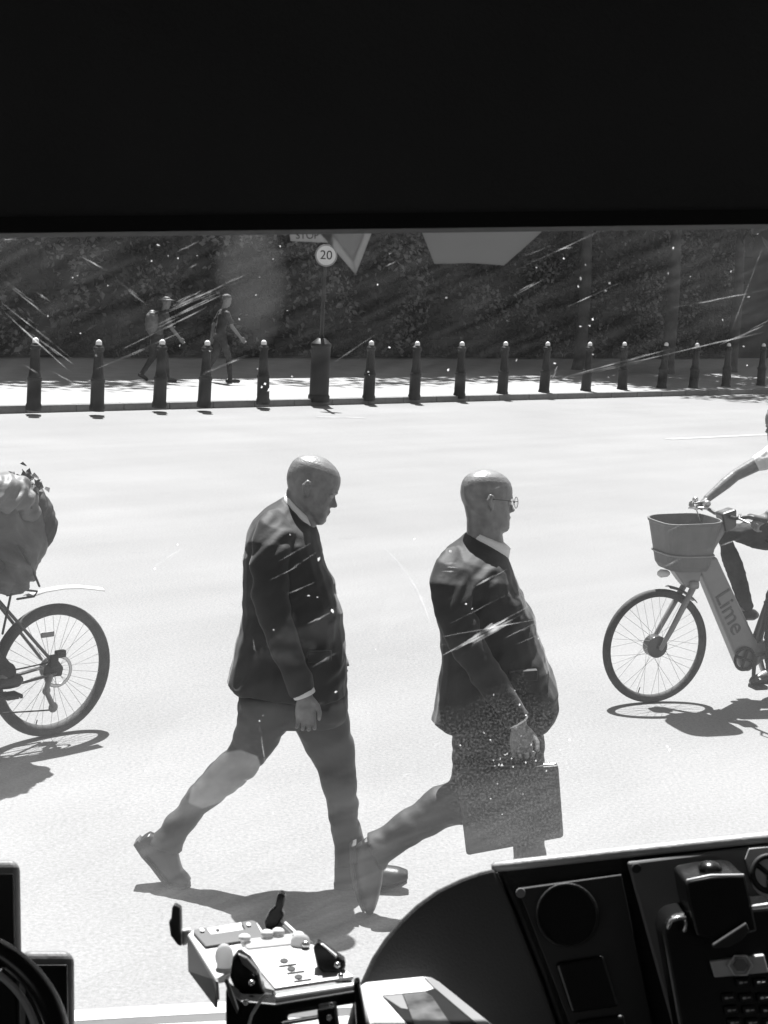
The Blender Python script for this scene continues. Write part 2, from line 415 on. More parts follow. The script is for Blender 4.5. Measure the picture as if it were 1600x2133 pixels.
# ================================================================== PEOPLE
def head(bm, c, H, fwd, upv, yaw=0, tilt=0, ears=True, egg=.12):
    """c is the point between the ears at eye height; H is chin to crown"""
    lat = fwd.cross(upv).normalized() * -1
    f2 = fwd * math.cos(yaw) + lat * math.sin(yaw); l2 = lat * math.cos(yaw) - fwd * math.sin(yaw)
    f3 = f2 * math.cos(tilt) - upv * math.sin(tilt); u3 = upv * math.cos(tilt) + f2 * math.sin(tilt)
    T = lambda x, y, z: c + (f3 * x + l2 * y + u3 * (z - .5)) * H
    prof = [(0, .12, .31, .06), (.03, .05, .365, .13), (.08, -.03, .385, .19), (.15, -.13, .385, .235), (.22, -.22, .375, .26), (.27, -.26, .385, .272), (.33, -.30, .37, .288), (.42, -.36, .37, .302), (.50, -.40, .365, .315), (.55, -.415, .40, .32),
            (.62, -.425, .415, .322), (.72, -.42, .405, .318), (.80, -.40, .375, .30), (.87, -.355, .32, .265), (.93, -.28, .24, .205), (.98, -.15, .12, .11), (1.0, -.05, .04, .04)]
    rings = []
    for z, bk, fr, wd in prof:
        m_, a = (bk + fr) / 2, (fr - bk) / 2
        ring = []
        for k in range(28):
            t = 2 * math.pi * k / 28; ct, st = math.cos(t), math.sin(t)
            ring.append(T(m_ + a * math.copysign(abs(ct) ** .9, ct), wd * math.copysign(abs(st) ** .85, st) * (1 - egg * ct), z))
        rings.append(ring)
    loft(bm, rings)
    # nose, brow, lips, chin, ears
    nose = []
    for z, fr, wd, dp in ((.52, .385, .03, .05), (.46, .42, .04, .06), (.40, .465, .055, .08), (.365, .485, .075, .09), (.335, .455, .085, .08), (.32, .40, .06, .05)):
        nose.append([T(fr - dp + dp * math.cos(2 * math.pi * k / 10), wd * math.sin(2 * math.pi * k / 10), z) for k in range(10)])
    loft(bm, nose)
    chain(bm, [T(.33, -.17, .555), T(.385, -.08, .565), T(.395, 0, .555), T(.385, .08, .565), T(.33, .17, .555)], [.022 * H, .03 * H, .028 * H, .03 * H, .022 * H], 8)
    chain(bm, [T(.34, -.08, .245), T(.39, 0, .25), T(.34, .08, .245)], [.02 * H, .028 * H, .02 * H], 8)
    chain(bm, [T(.33, -.08, .21), T(.38, 0, .205), T(.33, .08, .21)], [.02 * H, .028 * H, .02 * H], 8)
    ell(bm, T(.335, 0, .10), (.06 * H, .06 * H, .06 * H))
    for s in (-1, 1):
        if ears:
            chain(bm, [T(-.01, s * .315, .37), T(-.05, s * .345, .43), T(-.085, s * .375, .50), T(-.055, s * .375, .565), T(.0, s * .335, .55)], [.03 * H, .042 * H, .048 * H, .045 * H, .03 * H], 8)
            chain(bm, [T(.0, s * .32, .53), T(-.01, s * .335, .45), T(.0, s * .32, .38)], [.02 * H, .022 * H, .02 * H], 8)
    return T
def hand(bm, wrist, down, thumb, size=.185, curl=.5, grip=0.0):
    """palm, four unequal bent fingers and a thumb leaving the side of the palm"""
    d = down.normalized(); th = (thumb - d * thumb.dot(d)).normalized(); pn = d.cross(th).normalized()
    k = size / .185
    T = lambda x, y, z: wrist + (th * x + pn * y + d * z) * k
    rings = []
    for z, wd, tk in ((-.03, .026, .021), (0, .028, .02), (.03, .038, .017), (.06, .043, .0155), (.09, .042, .0135), (.1, .036, .011)):
        rings.append([T(wd * math.cos(2 * math.pi * i / 16), tk * math.sin(2 * math.pi * i / 16), z) for i in range(16)])
    loft(bm, rings)
    for x, ln, r in ((.031, .072, .0088), (.0105, .08, .009), (-.0105, .075, .0086), (-.031, .06, .0078)):
        a = 0; p = Vector((x, 0, .09)); pts = [T(x * .9, 0, .07), T(*p)]
        for j, f in enumerate((.44, .32, .24)):
            a += curl * (.8, 1.0, .8)[j]
            p = p + Vector((x * .06, math.sin(a) * ln * f, math.cos(a) * ln * f)); pts.append(T(*p))
        chain(bm, pts, [r * k, r * 1.05 * k, r * k, r * .92 * k, r * .75 * k], 8)
    chain(bm, [T(.026, .004, .02), T(.047, .012, .045), T(.056, .02 + .01 * curl, .07), T(.053, .028 + .016 * curl, .094)], [.013 * k, .0115 * k, .0098 * k, .008 * k], 8)
def pxloft(bm, st, Z, shrink=1.0, n=22, e=2.3):
    """stations: two outline points (photo pixels), half depth in m, depth offset in m"""
    rings = []
    for ax, ay, bx, by, b, off in st:
        A, B = P(ax, ay, Z + off), P(bx, by, Z + off)
        c = (A + B) / 2; h = (A - B) / 2 * shrink
        if shrink < 1: b = b * shrink
        fd = Vector((0, 1, 0)) * b
        ring = []
        for k in range(n):
            t = 2 * math.pi * k / n; ct, st_ = math.cos(t), math.sin(t)
            ring.append(c + h * math.copysign(abs(ct) ** (2 / e), ct) + fd * math.copysign(abs(st_) ** (2 / e), st_))
        rings.append(ring)
    loft(bm, rings)
def armst(pts):
    """centre points with pixel width -> stations across the arm"""
    out = []
    for i, (x, y, wd, b, off) in enumerate(pts):
        x0, y0 = pts[max(i - 1, 0)][:2]; x1, y1 = pts[min(i + 1, len(pts) - 1)][:2]
        dx, dy = x1 - x0, y1 - y0; l = math.hypot(dx, dy)
        nx, ny = -dy / l * wd / 2, dx / l * wd / 2
        out.append((x + nx, y + ny, x - nx, y - ny, b, off))
    return out
def eyes(par, T, H, m='eye_white'):
    for s in (-1, 1):
        bm = bmesh.new(); ell(bm, T(.335, s * .115, .485), (.045 * H,) * 3); wobj('eye', bm, M(m), par, smooth=True)

def suited_man(name, Z, label, foot_px, spec):
    root = empty(name, foot_px); tag(root, label, 'person')
    # one continuous body
    bm = bmesh.new()
    T = head(bm, spec['head_c'], spec['head_H'], rt, up, spec['yaw'], spec['tilt'])
    pxloft(bm, spec['neck'], Z)
    pxloft(bm, spec['jacket'], Z, .86); pxloft(bm, spec['pelvis'], Z, .86)
    for a in spec['arms']: pxloft(bm, armst(a), Z, .78)
    for l in spec['legs']: pxloft(bm, l, Z, .8)
    for s in spec['shoes']: pxloft(bm, s, Z, .82)
    for h in spec['hands']: hand(bm, *h)
    fuse('body', bm, .0045, M('skin'), root, 2)
    eyes(root, T, spec['head_H'])
    bm = bmesh.new(); pxloft(bm, spec['jacket'], Z)
    for a in spec['arms']: pxloft(bm, armst(a), Z)
    j = fuse('jacket', bm, .007, M(spec['cloth']), root, 4, (.017, 4.5, 16, R(48)))
    bm = bmesh.new(); pxloft(bm, spec['pelvis'], Z)
    for l in spec['legs']: pxloft(bm, l, Z)
    fuse('trousers', bm, .007, M('trouser'), root, 4, (.012, 5, 17, R(-15)))
    for s, so, hp in zip(spec['shoes'], spec['soles'], spec['heels']):
        bm = bmesh.new(); pxloft(bm, s, Z); sh = fuse('shoe', bm, .005, M('leather'), root, 3)
        bm = bmesh.new(); pxloft(bm, so, Z, e=3.5); wobj('sole', bm, M('rubber'), sh, bevel=.002)
        off = so[0][5]; bm = bmesh.new(); slab(bm, [P(x, y, Z + off - .034) for x, y in hp], Vector((0, .068, 0))); wobj('heel', bm, M('rubber'), sh, bevel=.003)
    bm = bmesh.new()
    rings = []
    for (ax, ay, bx, by, b, off) in spec['collar']:
        A, B = P(ax, ay, Z + off), P(bx, by, Z + off); c = (A + B) / 2; h = (A - B) / 2
        rings.append([c + h * math.cos(2 * math.pi * k / 32) + Vector((0, b, 0)) * math.sin(2 * math.pi * k / 32) for k in range(32)])
    loft(bm, rings, cap=False)
    c = wobj('shirt_collar', bm, M('shirt'), root, smooth=True); sm = c.modifiers.new('solid', 'SOLIDIFY'); sm.thickness = .005
    bm = bmesh.new(); rings = []
    for (ax, ay, bx, by, b, off) in spec['jcollar']:
        A, B = P(ax, ay, Z + off), P(bx, by, Z + off); c = (A + B) / 2; h = (A - B) / 2
        rings.append([c + h * math.cos(2 * math.pi * k / 32) + Vector((0, b, 0)) * math.sin(2 * math.pi * k / 32) for k in range(32)])
    loft(bm, rings, cap=False)
    c = wobj('jacket_collar', bm, M(spec['cloth']), j, smooth=True); sm = c.modifiers.new('solid', 'SOLIDIFY'); sm.thickness = .007
    for cf in spec['cuffs']:
        bm = bmesh.new(); pxloft(bm, armst(cf), Z); wobj('shirt_cuff', bm, M('shirt'), root, smooth=True, bevel=.003)
    for px, py, off, wpx in spec.get('flaps', ()):
        bm = bmesh.new(); slab(bm, [P(px, py, Z + off), P(px + wpx, py - 4, Z + off), P(px + wpx, py + 18, Z + off), P(px + 2, py + 21, Z + off)], Vector((0, .03, 0)))
        wobj('pocket_flap', bm, M(spec['cloth']), j, bevel=.004)
    return root, T
# --- man on the left, striding, head bowed
f1r, f1f = depth(ground(375, 1845)), depth(ground(760, 1850))
Z1 = 6.26; orr, off_ = f1r - Z1, f1f - Z1
man1 = dict(cloth='suit', yaw=0, tilt=R(20), head_c=P(648, 1016, Z1), head_H=136 / FPX * Z1,
    neck=[(606, 1000, 670, 1050, .062, 0), (597, 1022, 662, 1078, .062, 0), (590, 1052, 655, 1108, .068, 0), (560, 1100, 640, 1140, .07, 0)],
    jacket=[(588, 1036, 655, 1097, .085, 0), (572, 1048, 659, 1106, .12, 0), (548, 1064, 663, 1118, .185, 0), (527, 1083, 668, 1134, .225, 0), (513, 1112, 676, 1156, .235, 0), (506, 1160, 689, 1198, .215, 0), (505, 1210, 700, 1232, .20, 0),
            (504, 1265, 713, 1271, .19, 0), (496, 1320, 717, 1322, .195, 0), (486, 1365, 722, 1365, .205, 0), (475, 1400, 725, 1405, .21, 0), (469, 1420, 725, 1436, .21, 0), (478, 1430, 725, 1446, .205, 0)],
    pelvis=[(502, 1390, 716, 1390, .16, 0), (497, 1440, 724, 1440, .17, 0), (493, 1480, 725, 1482, .165, 0), (505, 1505, 715, 1505, .14, 0)],
    arms=[[(592, 1072, 36, .03, -.08), (585, 1080, 62, .05, -.13), (577, 1095, 78, .06, -.17), (566, 1130, 84, .068, -.205), (562, 1190, 80, .066, -.225), (566, 1255, 76, .062, -.235), (585, 1325, 68, .055, -.24), (612, 1390, 60, .05, -.24), (632, 1441, 52, .044, -.235)],
          [(598, 1075, 36, .03, .08), (594, 1084, 62, .05, .13), (590, 1100, 78, .06, .17), (600, 1160, 78, .064, .21), (625, 1240, 70, .06, .23), (655, 1300, 60, .05, .23), (680, 1350, 50, .042, .22)]],
    legs=[[(500, 1440, 640, 1450, .105, -.075), (493, 1500, 612, 1502, .10, -.075), (489, 1530, 594, 1522, .095, -.07), (471, 1563, 568, 1566, .088, -.06), (433, 1603, 530, 1615, .08, -.04), (388, 1652, 473, 1660, .072, orr * .7), (353, 1697, 427, 1694, .064, orr), (333, 1724, 394, 1738, .06, orr), (318, 1740, 382, 1760, .066, orr), (308, 1752, 380, 1776, .070, orr)],
          [(585, 1445, 725, 1440, .105, .075), (604, 1500, 726, 1482, .10, .075), (628, 1543, 737, 1538, .095, .07), (660, 1600, 744, 1611, .085, .07), (677, 1664, 746, 1660, .075, .06), (689, 1718, 750, 1706, .068, off_), (697, 1765, 757, 1742, .066, off_), (697, 1786, 766, 1768, .072, off_), (696, 1802, 770, 1784, .074, off_)]],
    shoes=[[(284, 1755, 313, 1733, .036, orr), (293, 1775, 345, 1748, .038, orr), (315, 1795, 372, 1775, .04, orr), (337, 1822, 376, 1796, .045, orr), (352, 1838, 381, 1812, .05, orr), (372, 1843, 391, 1822, .046, orr), (392, 1842, 398, 1832, .03, orr)],
           [(697, 1793, 697, 1845, .034, off_), (715, 1775, 712, 1848, .038, off_), (745, 1768, 742, 1848, .042, off_), (770, 1788, 770, 1848, .046, off_), (800, 1803, 800, 1847, .05, off_), (830, 1807, 830, 1840, .046, off_), (850, 1814, 850, 1830, .03, off_)]],
    soles=[[(281, 1757, 286, 1752, .036, orr), (296, 1780, 301, 1774, .038, orr), (314, 1799, 318, 1793, .04, orr), (336, 1827, 341, 1820, .046, orr), (354, 1844, 358, 1837, .05, orr), (376, 1848, 377, 1841, .046, orr), (396, 1846, 395, 1840, .03, orr)],
           [(697, 1853, 697, 1842, .036, off_), (735, 1855, 735, 1843, .04, off_), (752, 1852, 752, 1844, .04, off_), (800, 1852, 800, 1843, .05, off_), (830, 1845, 830, 1837, .047, off_), (848, 1836, 848, 1828, .03, off_)]],
    collar=[(589, 1047, 655, 1106, .078, 0), (592, 1037, 657, 1097, .074, 0), (596, 1027, 657, 1086, .068, 0)],
    heels=[[(277, 1761), (287, 1751), (309, 1777), (300, 1788)], [(695, 1840), (735, 1842), (733, 1856), (696, 1856)]],
    jcollar=[(566, 1066, 664, 1132, .135, 0), (574, 1054, 661, 1118, .112, 0), (586, 1043, 658, 1104, .086, 0)],
    cuffs=[[(630, 1436, 47, .04, -.235), (635, 1449, 48, .04, -.235)]],
    hands=[(P(636, 1447, Z1 - .235), P(638, 1520, Z1 - .235) - P(636, 1447, Z1 - .235), rt, .185, .62), (P(684, 1358, Z1 + .22), rt * .55 - up, rt + up, .17, .9)],
    flaps=((640, 1360, -.215, 50),))
m1, T1 = suited_man('person', Z1, 'bald man in dark suit with head bowed, mid-stride, without a bag', (ground(600, 1849).x, ground(600, 1849).y, 0), man1)
# --- man on the right, upright, glasses, holding a case
Z2 = 6.02
gy = 1922
zf = depth(ground(1110, gy)) - Z2
man2 = dict(cloth='suit_soft', yaw=R(14), tilt=R(2), head_c=P(1014, 1043, Z2), head_H=131 / FPX * Z2,
    neck=[(966, 1050, 1040, 1075, .062, 0), (972, 1080, 1046, 1105, .062, 0), (972, 1108, 1050, 1132, .068, 0), (960, 1150, 1045, 1170, .07, 0)],
    jacket=[(972, 1108, 1056, 1152, .08, 0), (958, 1123, 1059, 1166, .13, 0), (930, 1142, 1066, 1184, .195, 0), (912, 1165, 1073, 1203, .225, 0), (903, 1195, 1083, 1224, .235, 0), (901, 1228, 1096, 1250, .225, 0), (908, 1265, 1113, 1284, .215, 0),
            (914, 1325, 1128, 1338, .21, 0), (917, 1390, 1147, 1388, .215, 0), (910, 1440, 1159, 1432, .22, 0), (901, 1480, 1163, 1468, .22, 0), (896, 1500, 1160, 1490, .22, 0), (912, 1510, 1146, 1508, .21, 0)],
    pelvis=[(925, 1440, 1140, 1440, .17, 0), (938, 1500, 1132, 1500, .175, 0), (941, 1535, 1132, 1535, .165, 0), (960, 1560, 1120, 1560, .13, 0)],
    arms=[[(962, 1148, 36, .03, -.08), (953, 1158, 62, .05, -.13), (945, 1174, 78, .06, -.17), (938, 1210, 86, .068, -.205), (945, 1270, 82, .066, -.23), (968, 1335, 76, .062, -.245), (1010, 1400, 68, .056, -.26), (1050, 1455, 60, .05, -.265), (1078, 1500, 52, .044, -.265)],
          [(968, 1150, 36, .03, .08), (964, 1160, 62, .05, .13), (960, 1177, 78, .06, .17), (968, 1230, 80, .066, .215), (995, 1310, 74, .06, .235), (1035, 1380, 64, .052, .24), (1068, 1440, 54, .046, .23)]],
    legs=[[(941, 1520, 1050, 1525, .105, .075), (942, 1580, 1040, 1590, .098, .07), (941, 1612, 1020, 1660, .09, .06), (938, 1632, 985, 1712, .085, .05), (904, 1641, 930, 1722, .075, .04), (862, 1676, 890, 1745, .068, .03), (820, 1701, 848, 1767, .062, .02), (795, 1724, 815, 1788, .062, .02), (775, 1733, 806, 1806, .066, .02), (764, 1738, 796, 1812, .068, .02)],
          [(1020, 1520, 1132, 1518, .105, -.075), (1045, 1580, 1133, 1577, .098, -.075), (1058, 1640, 1135, 1638, .088, -.06), (1064, 1700, 1136, 1698, .08, -.03), (1069, 1770, 1136, 1768, .07, zf), (1074, 1850, 1138, 1848, .066, zf), (1076, 1885, 1140, 1882, .066, zf)]],
    shoes=[[(742, 1762, 790, 1735, .036, .02), (736, 1790, 800, 1775, .04, .02), (737, 1815, 800, 1806, .045, .02), (743, 1845, 796, 1840, .05, .02), (750, 1872, 790, 1868, .048, .02), (758, 1893, 783, 1890, .038, .02), (765, 1904, 776, 1903, .022, .02)],
           [(1078, 1870, 1078, gy - 5, .034, zf), (1095, 1852, 1092, gy - 3, .038, zf), (1125, 1850, 1122, gy - 3, .042, zf), (1150, 1868, 1150, gy - 3, .046, zf), (1182, 1882, 1182, gy - 4, .05, zf), (1215, 1890, 1215, gy - 8, .046, zf), (1236, 1900, 1236, gy - 12, .03, zf)]],
    soles=[[(734, 1768, 742, 1760, .036, .02), (730, 1790, 738, 1790, .04, .02), (731, 1815, 739, 1815, .046, .02), (738, 1847, 746, 1845, .05, .02), (746, 1874, 753, 1872, .048, .02), (756, 1896, 761, 1892, .036, .02)],
           [(1078, gy, 1078, gy - 11, .036, zf), (1118, gy, 1118, gy - 11, .04, zf), (1182, gy, 1182, gy - 9, .05, zf), (1214, gy - 4, 1214, gy - 12, .047, zf), (1234, gy - 9, 1234, gy - 16, .03, zf)]],
    collar=[(970, 1122, 1060, 1164, .082, 0), (973, 1110, 1064, 1142, .078, 0), (975, 1098, 1048, 1128, .068, 0)],
    heels=[[(728, 1766), (742, 1760), (743, 1800), (729, 1802)], [(1076, gy - 14), (1116, gy - 13), (1114, gy + 1), (1077, gy + 1)]],
    jcollar=[(944, 1144, 1066, 1192, .145, 0), (955, 1130, 1063, 1178, .118, 0), (969, 1115, 1060, 1163, .09, 0)],
    cuffs=[[(1072, 1490, 48, .042, -.265), (1080, 1504, 48, .041, -.265)]],
    hands=[(P(1082, 1509, Z2 - .265), P(1090, 1590, Z2 - .265) - P(1082, 1509, Z2 - .265), rt, .19, .95), (P(1072, 1450, Z2 + .23), rt * .5 - up, rt + up * .4, .18, .7)],
    flaps=((1060, 1400, -.225, 60),))
m2, T2 = suited_man('person', Z2, 'bald man in glasses and dark suit carrying a dark case, upright', (ground(1050, gy).x, ground(1050, gy).y, 0), man2)
# glasses
gl = None
H2 = man2['head_H']
bm = bmesh.new()
for s in (-1, 1):
    c = T2(.455, s * .115, .485); nrm = (T2(1, 0, .5) - T2(0, 0, .5)).normalized()
    torus(bm, c, nrm, 0.09 * H2, .0011, 22, 6)
    chain(bm, [T2(.45, s * .2, .50), T2(.2, s * .335, .51), T2(-.04, s * .36, .52)], .0013, 6)
chain(bm, [T2(.46, -.03, .49), T2(.47, 0, .50), T2(.46, .03, .49)], .0018, 6)
gl = wobj('glasses', bm, M('ink'), m2, smooth=True)
def clear_mat(name, gloss, film=0.0):
    m = bpy.data.materials.new(name); m.use_nodes = True; MATS[name] = m
    t = m.node_tree; t.nodes.clear()
    out = t.nodes.new('ShaderNodeOutputMaterial'); tr = t.nodes.new('ShaderNodeBsdfTransparent'); g = t.nodes.new('ShaderNodeBsdfGlossy')
    g.inputs['Roughness'].default_value = 0.02; mx = t.nodes.new('ShaderNodeMixShader'); mx.inputs[0].default_value = gloss
    tr.inputs[0].default_value = (.97, .97, .97, 1)
    t.links.new(tr.outputs[0], mx.inputs[1]); t.links.new(g.outputs[0], mx.inputs[2]); t.links.new(mx.outputs[0], out.inputs[0])
    return m
clear_mat('lens', .10); clear_mat('screen_glass', .008)
for s in (-1, 1):
    bm = bmesh.new(); c = T2(.455, s * .115, .485); fx = (T2(1, 0, .5) - T2(0, 0, .5)).normalized(); fu = (T2(0, 0, 1) - T2(0, 0, 0)).normalized(); fl = fx.cross(fu)
    ring = [c + (fu * math.cos(k * .3142) + fl * math.sin(k * .3142)) * .09 * H2 for k in range(20)]
    loft(bm, [ring, [p + fx * .0015 for p in ring]]); wobj('lens', bm, M('lens'), gl)
# --- the case he carries
Zc = Z2 - .265
cq = [(952, 1614), (1164, 1597), (1175, 1746), (972, 1784)]
bc = empty('briefcase', P(1070, 1765, Zc)); tag(bc, 'dark leather document case held by the man in glasses', 'briefcase')
bm = bmesh.new(); slab(bm, [P(x, y, Zc - .035) for x, y in cq], Vector((0, .07, 0))); wobj('case_body', bm, M('case_leather'), bc, bevel=.012, seg=3)
bm = bmesh.new(); slab(bm, [P(x, y, Zc - .04) for x, y in ((954, 1612), (1163, 1595), (1166, 1650), (1060, 1668), (957, 1666))], Vector((0, .012, 0))); wobj('flap', bm, M('case_leather'), bc, bevel=.004)
bm = bmesh.new(); chain(bm, [P(x, y, Zc) for x, y in ((1035, 1607), (1040, 1590), (1056, 1577), (1088, 1573), (1108, 1583), (1115, 1601))], [.007, .008, .009, .009, .008, .007], 8); wobj('handle', bm, M('leather'), bc, smooth=True)
for x in (1000, 1125):
    bm = bmesh.new(); slab(bm, [P(x, 1652, Zc - .046), P(x + 12, 1651, Zc - .046), P(x + 12, 1668, Zc - .046), P(x, 1669, Zc - .046)], Vector((0, .01, 0))); wobj('clasp', bm, M('frame_dark'), bc, bevel=.001)
bm = bmesh.new(); slab(bm, [P(1132, 1592, Zc - .01), P(1158, 1590, Zc - .01), P(1160, 1600, Zc - .01), P(1134, 1602, Zc - .01)], Vector((0, .02, 0))); wobj('corner_stud', bm, M('alloy'), bc, bevel=.002)

# ================================================================== BICYCLES
def wheel(bike, x, Rw, hubr, tyre_r=.021, nspk=32, name='wheel'):
    t = bmesh.new(); torus(t, (0, 0, 0), (0, 1, 0), Rw - .040, .011, 56, 8, rs=.009); w_ = obj(name, t, M('frame_dark'), bike, smooth=True); w_.location = (x, 0, Rw)
    t = bmesh.new(); torus(t, (0, 0, 0), (0, 1, 0), Rw - tyre_r * 1.1, tyre_r, 64, 12, rs=tyre_r * 1.1); obj('tyre', t, M('rubber'), w_, smooth=True)
    t = bmesh.new(); lathe(t, [(.012, -.06), (.012, -.04), (hubr, -.032), (hubr, .032), (.012, .04), (.012, .06)], 24, (0, 0, 0), 'y'); obj('hub', t, M('frame_dark' if hubr > .04 else 'alloy'), w_, smooth=False, bevel=.003)
    t = bmesh.new()
    for k in range(nspk):
        a = 2 * math.pi * k / nspk; s = 1 if k % 2 else -1; a2 = a + (.5 if k % 4 < 2 else -.5)
        chain(t, [(hubr * .95 * math.cos(a2), s * .028, hubr * .95 * math.sin(a2)), ((Rw - .045) * math.cos(a), 0, (Rw - .045) * math.sin(a))], .0012, 4, caps=False)
    obj('spokes', t, M('spoke_steel'), w_)
    t = bmesh.new(); chain(t, [((Rw - .05) * .3, 0, -(Rw - .05) * .954), ((Rw - .085) * .3, 0, -(Rw - .085) * .954)], .003, 6); obj('valve', t, M('ink'), w_)
    return w_
# ---- hire e-bike on the right, ridden to the left
psi = R(20); gp = ground(1355, 1463)
hd = Vector((-math.cos(psi), -math.sin(psi), 0)); WBk = 1.12
eb = empty('electric_bicycle', gp - hd * WBk, math.pi + psi); eb.location.z = 0
tag(eb, 'grey electric hire bicycle with front basket, entering at the right edge', 'bicycle')
X = lambda back: WBk - back
wheel(eb, X(0), .353, .068, .023, 36, 'front_wheel'); wheel(eb, 0, .353, .05, .023, 36, 'rear_wheel')
def part(name, m, par, fn, **k):
    t = bmesh.new(); fn(t); return obj(name, t, M(m), par, **k)
for s in (-1, 1):
    part('fork_blade', 'frame_grey', eb, lambda t: chain(t, [(X(.005), s * .062, .35), (X(.07), s * .062, .47), (X(.20), s * .05, .72)], [.013, .017, .02], 10), smooth=True)
part('fork_crown', 'frame_grey', eb, lambda t: box(t, (X(.205), 0, .735), (.06, .14, .05)), bevel=.015)
part('head_tube', 'frame_grey', eb, lambda t: chain(t, [(X(.205), 0, .74), (X(.33), 0, .97), (X(.42), 0, 1.13)], [.034, .03, .034], 12), smooth=True)
part('front_mudguard', 'frame_dark', eb, lambda t: loft(t, [[Vector((X(0) + (.375 + dr) * math.sin(q), y, .353 + (.375 + dr) * math.cos(q))) for y, dr in ((-.032, -.008), (0, .004), (.032, -.008), (.03, -.012), (0, 0), (-.03, -.012))] for q in [-.75 + k * .06 for k in range(11)]]), smooth=True)
p0, p1 = Vector((X(.29), 0, .87)), Vector((X(.66), 0, .25))
ax = (p1 - p0).normalized(); ay = Vector((0, 1, 0)); az = ax.cross(ay)
def battery(t):
    h = .085
    pts = [p0 + az * h * .75, p0 - ax * .02 + az * 0, p0 - az * h * .85, p1 - az * h * 1.05, p1 + ax * .06 - az * h * .4, p1 + ax * .06 + az * h * .6, p1 + az * h]
    slab(t, [q - ay * .045 for q in pts], ay * .09)
bt = part('battery_tube', 'frame_grey', eb, battery, bevel=.018, seg=3)
lt = obj('lettering', text_mesh('Lime', .155, .002), M('letter_dark'), bt)
# lettering on the near (left) side, reading down the tube
lt.matrix_parent_inverse = Matrix()
lt.matrix_local = frame_mtx(p0.lerp(p1, .50) + ay * .047, ax, ay.cross(ax))
part('lower_cover', 'frame_grey', eb, lambda t: slab(t, [(X(.60), -.04, .33), (X(.80), -.04, .38), (X(.82), -.04, .30), (X(.72), -.04, .22), (X(.62), -.04, .2)], Vector((0, .08, 0))), bevel=.012)
part('seat_tube', 'frame_dark', eb, lambda t: chain(t, [(X(.68), 0, .27), (X(.78), 0, .62), (X(.88), 0, .93)], [.03, .026, .016], 10), smooth=True)
for s in (-1, 1):
    part('chainstay', 'frame_dark', eb, lambda t: chain(t, [(X(.68), s * .04, .28), (X(1.12), s * .065, .353)], .014, 8), smooth=True)
    part('seatstay', 'frame_dark', eb, lambda t: chain(t, [(X(.77), s * .03, .60), (X(1.12), s * .065, .353)], .01, 8), smooth=True)
part('rear_mudguard', 'frame_dark', eb, lambda t: torus(t, (0, 0, .353), (0, 1, 0), .385, .035, 22, 6, arc=(-.4, 1.9), rs=.006), smooth=True)
part('saddle', 'leather', eb, lambda t: [chain(t, [(X(.74), 0, .985), (X(.85), 0, .985), (X(.98), 0, .99), (X(1.03), 0, .985)], [.03, .06, .1, .08], 14, flat=(Vector((0, 0, 1)), .4))], smooth=True)
part('chainring', 'ink', eb, lambda t: [torus(t, (X(.60), .06, .265), (0, 1, 0), .068, .005, 28, 6, rs=.01)] + [chain(t, [(X(.60), .06, .265), (X(.60) + .066 * math.cos(a), .06, .265 + .066 * math.sin(a))], .009, 6) for a in (.3, 1.87, 3.44, 5.0)], smooth=True)
for s, e in ((1, (X(.66), .28 - .17)), (-1, (X(.66), .28 + .17))):
    part('crank', 'ink', eb, lambda t: chain(t, [(X(.66), s * .075, .28), (e[0], s * .085, e[1])], [.014, .011], 8), smooth=True)
    part('pedal', 'rubber', eb, lambda t: box(t, (e[0], s * .14, e[1]), (.09, .09, .025)), bevel=.006)
def basket(t):
    def rr(x0, x1, wd, z, k=0):
        pts = []
        for i in range(28):
            a = 2 * math.pi * i / 28; ct, st = math.cos(a), math.sin(a)
            pts.append(Vector(((x0 + x1) / 2 + (x1 - x0) / 2 * math.copysign(abs(ct) ** .55, ct), wd * math.copysign(abs(st) ** .55, st), z + k * ct)))
        return pts
    loft(t, [rr(X(.27), X(.02), .13, .83), rr(X(.28), X(.0), .15, .86), rr(X(.32), X(-.055), .185, 1.115, -.012), rr(X(.325), X(-.062), .192, 1.122, -.012), rr(X(.325), X(-.062), .192, 1.134, -.012),
             rr(X(.315), X(-.05), .182, 1.134, -.012), rr(X(.275), X(.005), .145, .865)])
bk = part('basket', 'basket', eb, basket, smooth=False, bevel=.003)
part('basket_band', 'frame_grey', bk, lambda t: torus(t, (X(.137), 0, .93), (0, 0, 1), 1.0, .006, 40, 6, rs=.006), smooth=True)
for v in bk.children[0].data.vertices:
    q = v.co - Vector((X(.137), 0, .93)); a_ = math.atan2(q.y, q.x); rad = math.hypot(q.x, q.y) - 1.0
    cx_, cy_ = math.copysign(abs(math.cos(a_)) ** .55, math.cos(a_)), math.copysign(abs(math.sin(a_)) ** .55, math.sin(a_))
    v.co = Vector((X(.137) + cx_ * (.158 + rad), cy_ * (.166 + rad), .93 + q.z))
part('basket_bracket', 'frame_grey', eb, lambda t: slab(t, [(X(.06), -.04, .83), (X(.26), -.04, .85), (X(.25), -.04, .75), (X(.16), -.04, .72), (X(.12), -.04, .76)], Vector((0, .08, 0))), bevel=.01)
part('front_lamp', 'white_plastic', eb, lambda t: chain(t, [(X(.04), .0, .80), (X(.0), .0, .80)], [.022, .026], 12), smooth=True)
part('handlebar', 'frame_dark', eb, lambda t: chain(t, [(X(.40), -.31, 1.175), (X(.38), -.22, 1.18), (X(.40), -.1, 1.15), (X(.42), 0, 1.15), (X(.42), .1, 1.15), (X(.44), .22, 1.18), (X(.50), .30, 1.175)], .012, 10), smooth=True)
part('stem_display', 'frame_dark', eb, lambda t: slab(t, [(X(.36), -.05, 1.17), (X(.46), -.05, 1.20), (X(.47), -.05, 1.09), (X(.40), -.05, 1.05)], Vector((0, .1, 0))), bevel=.015)
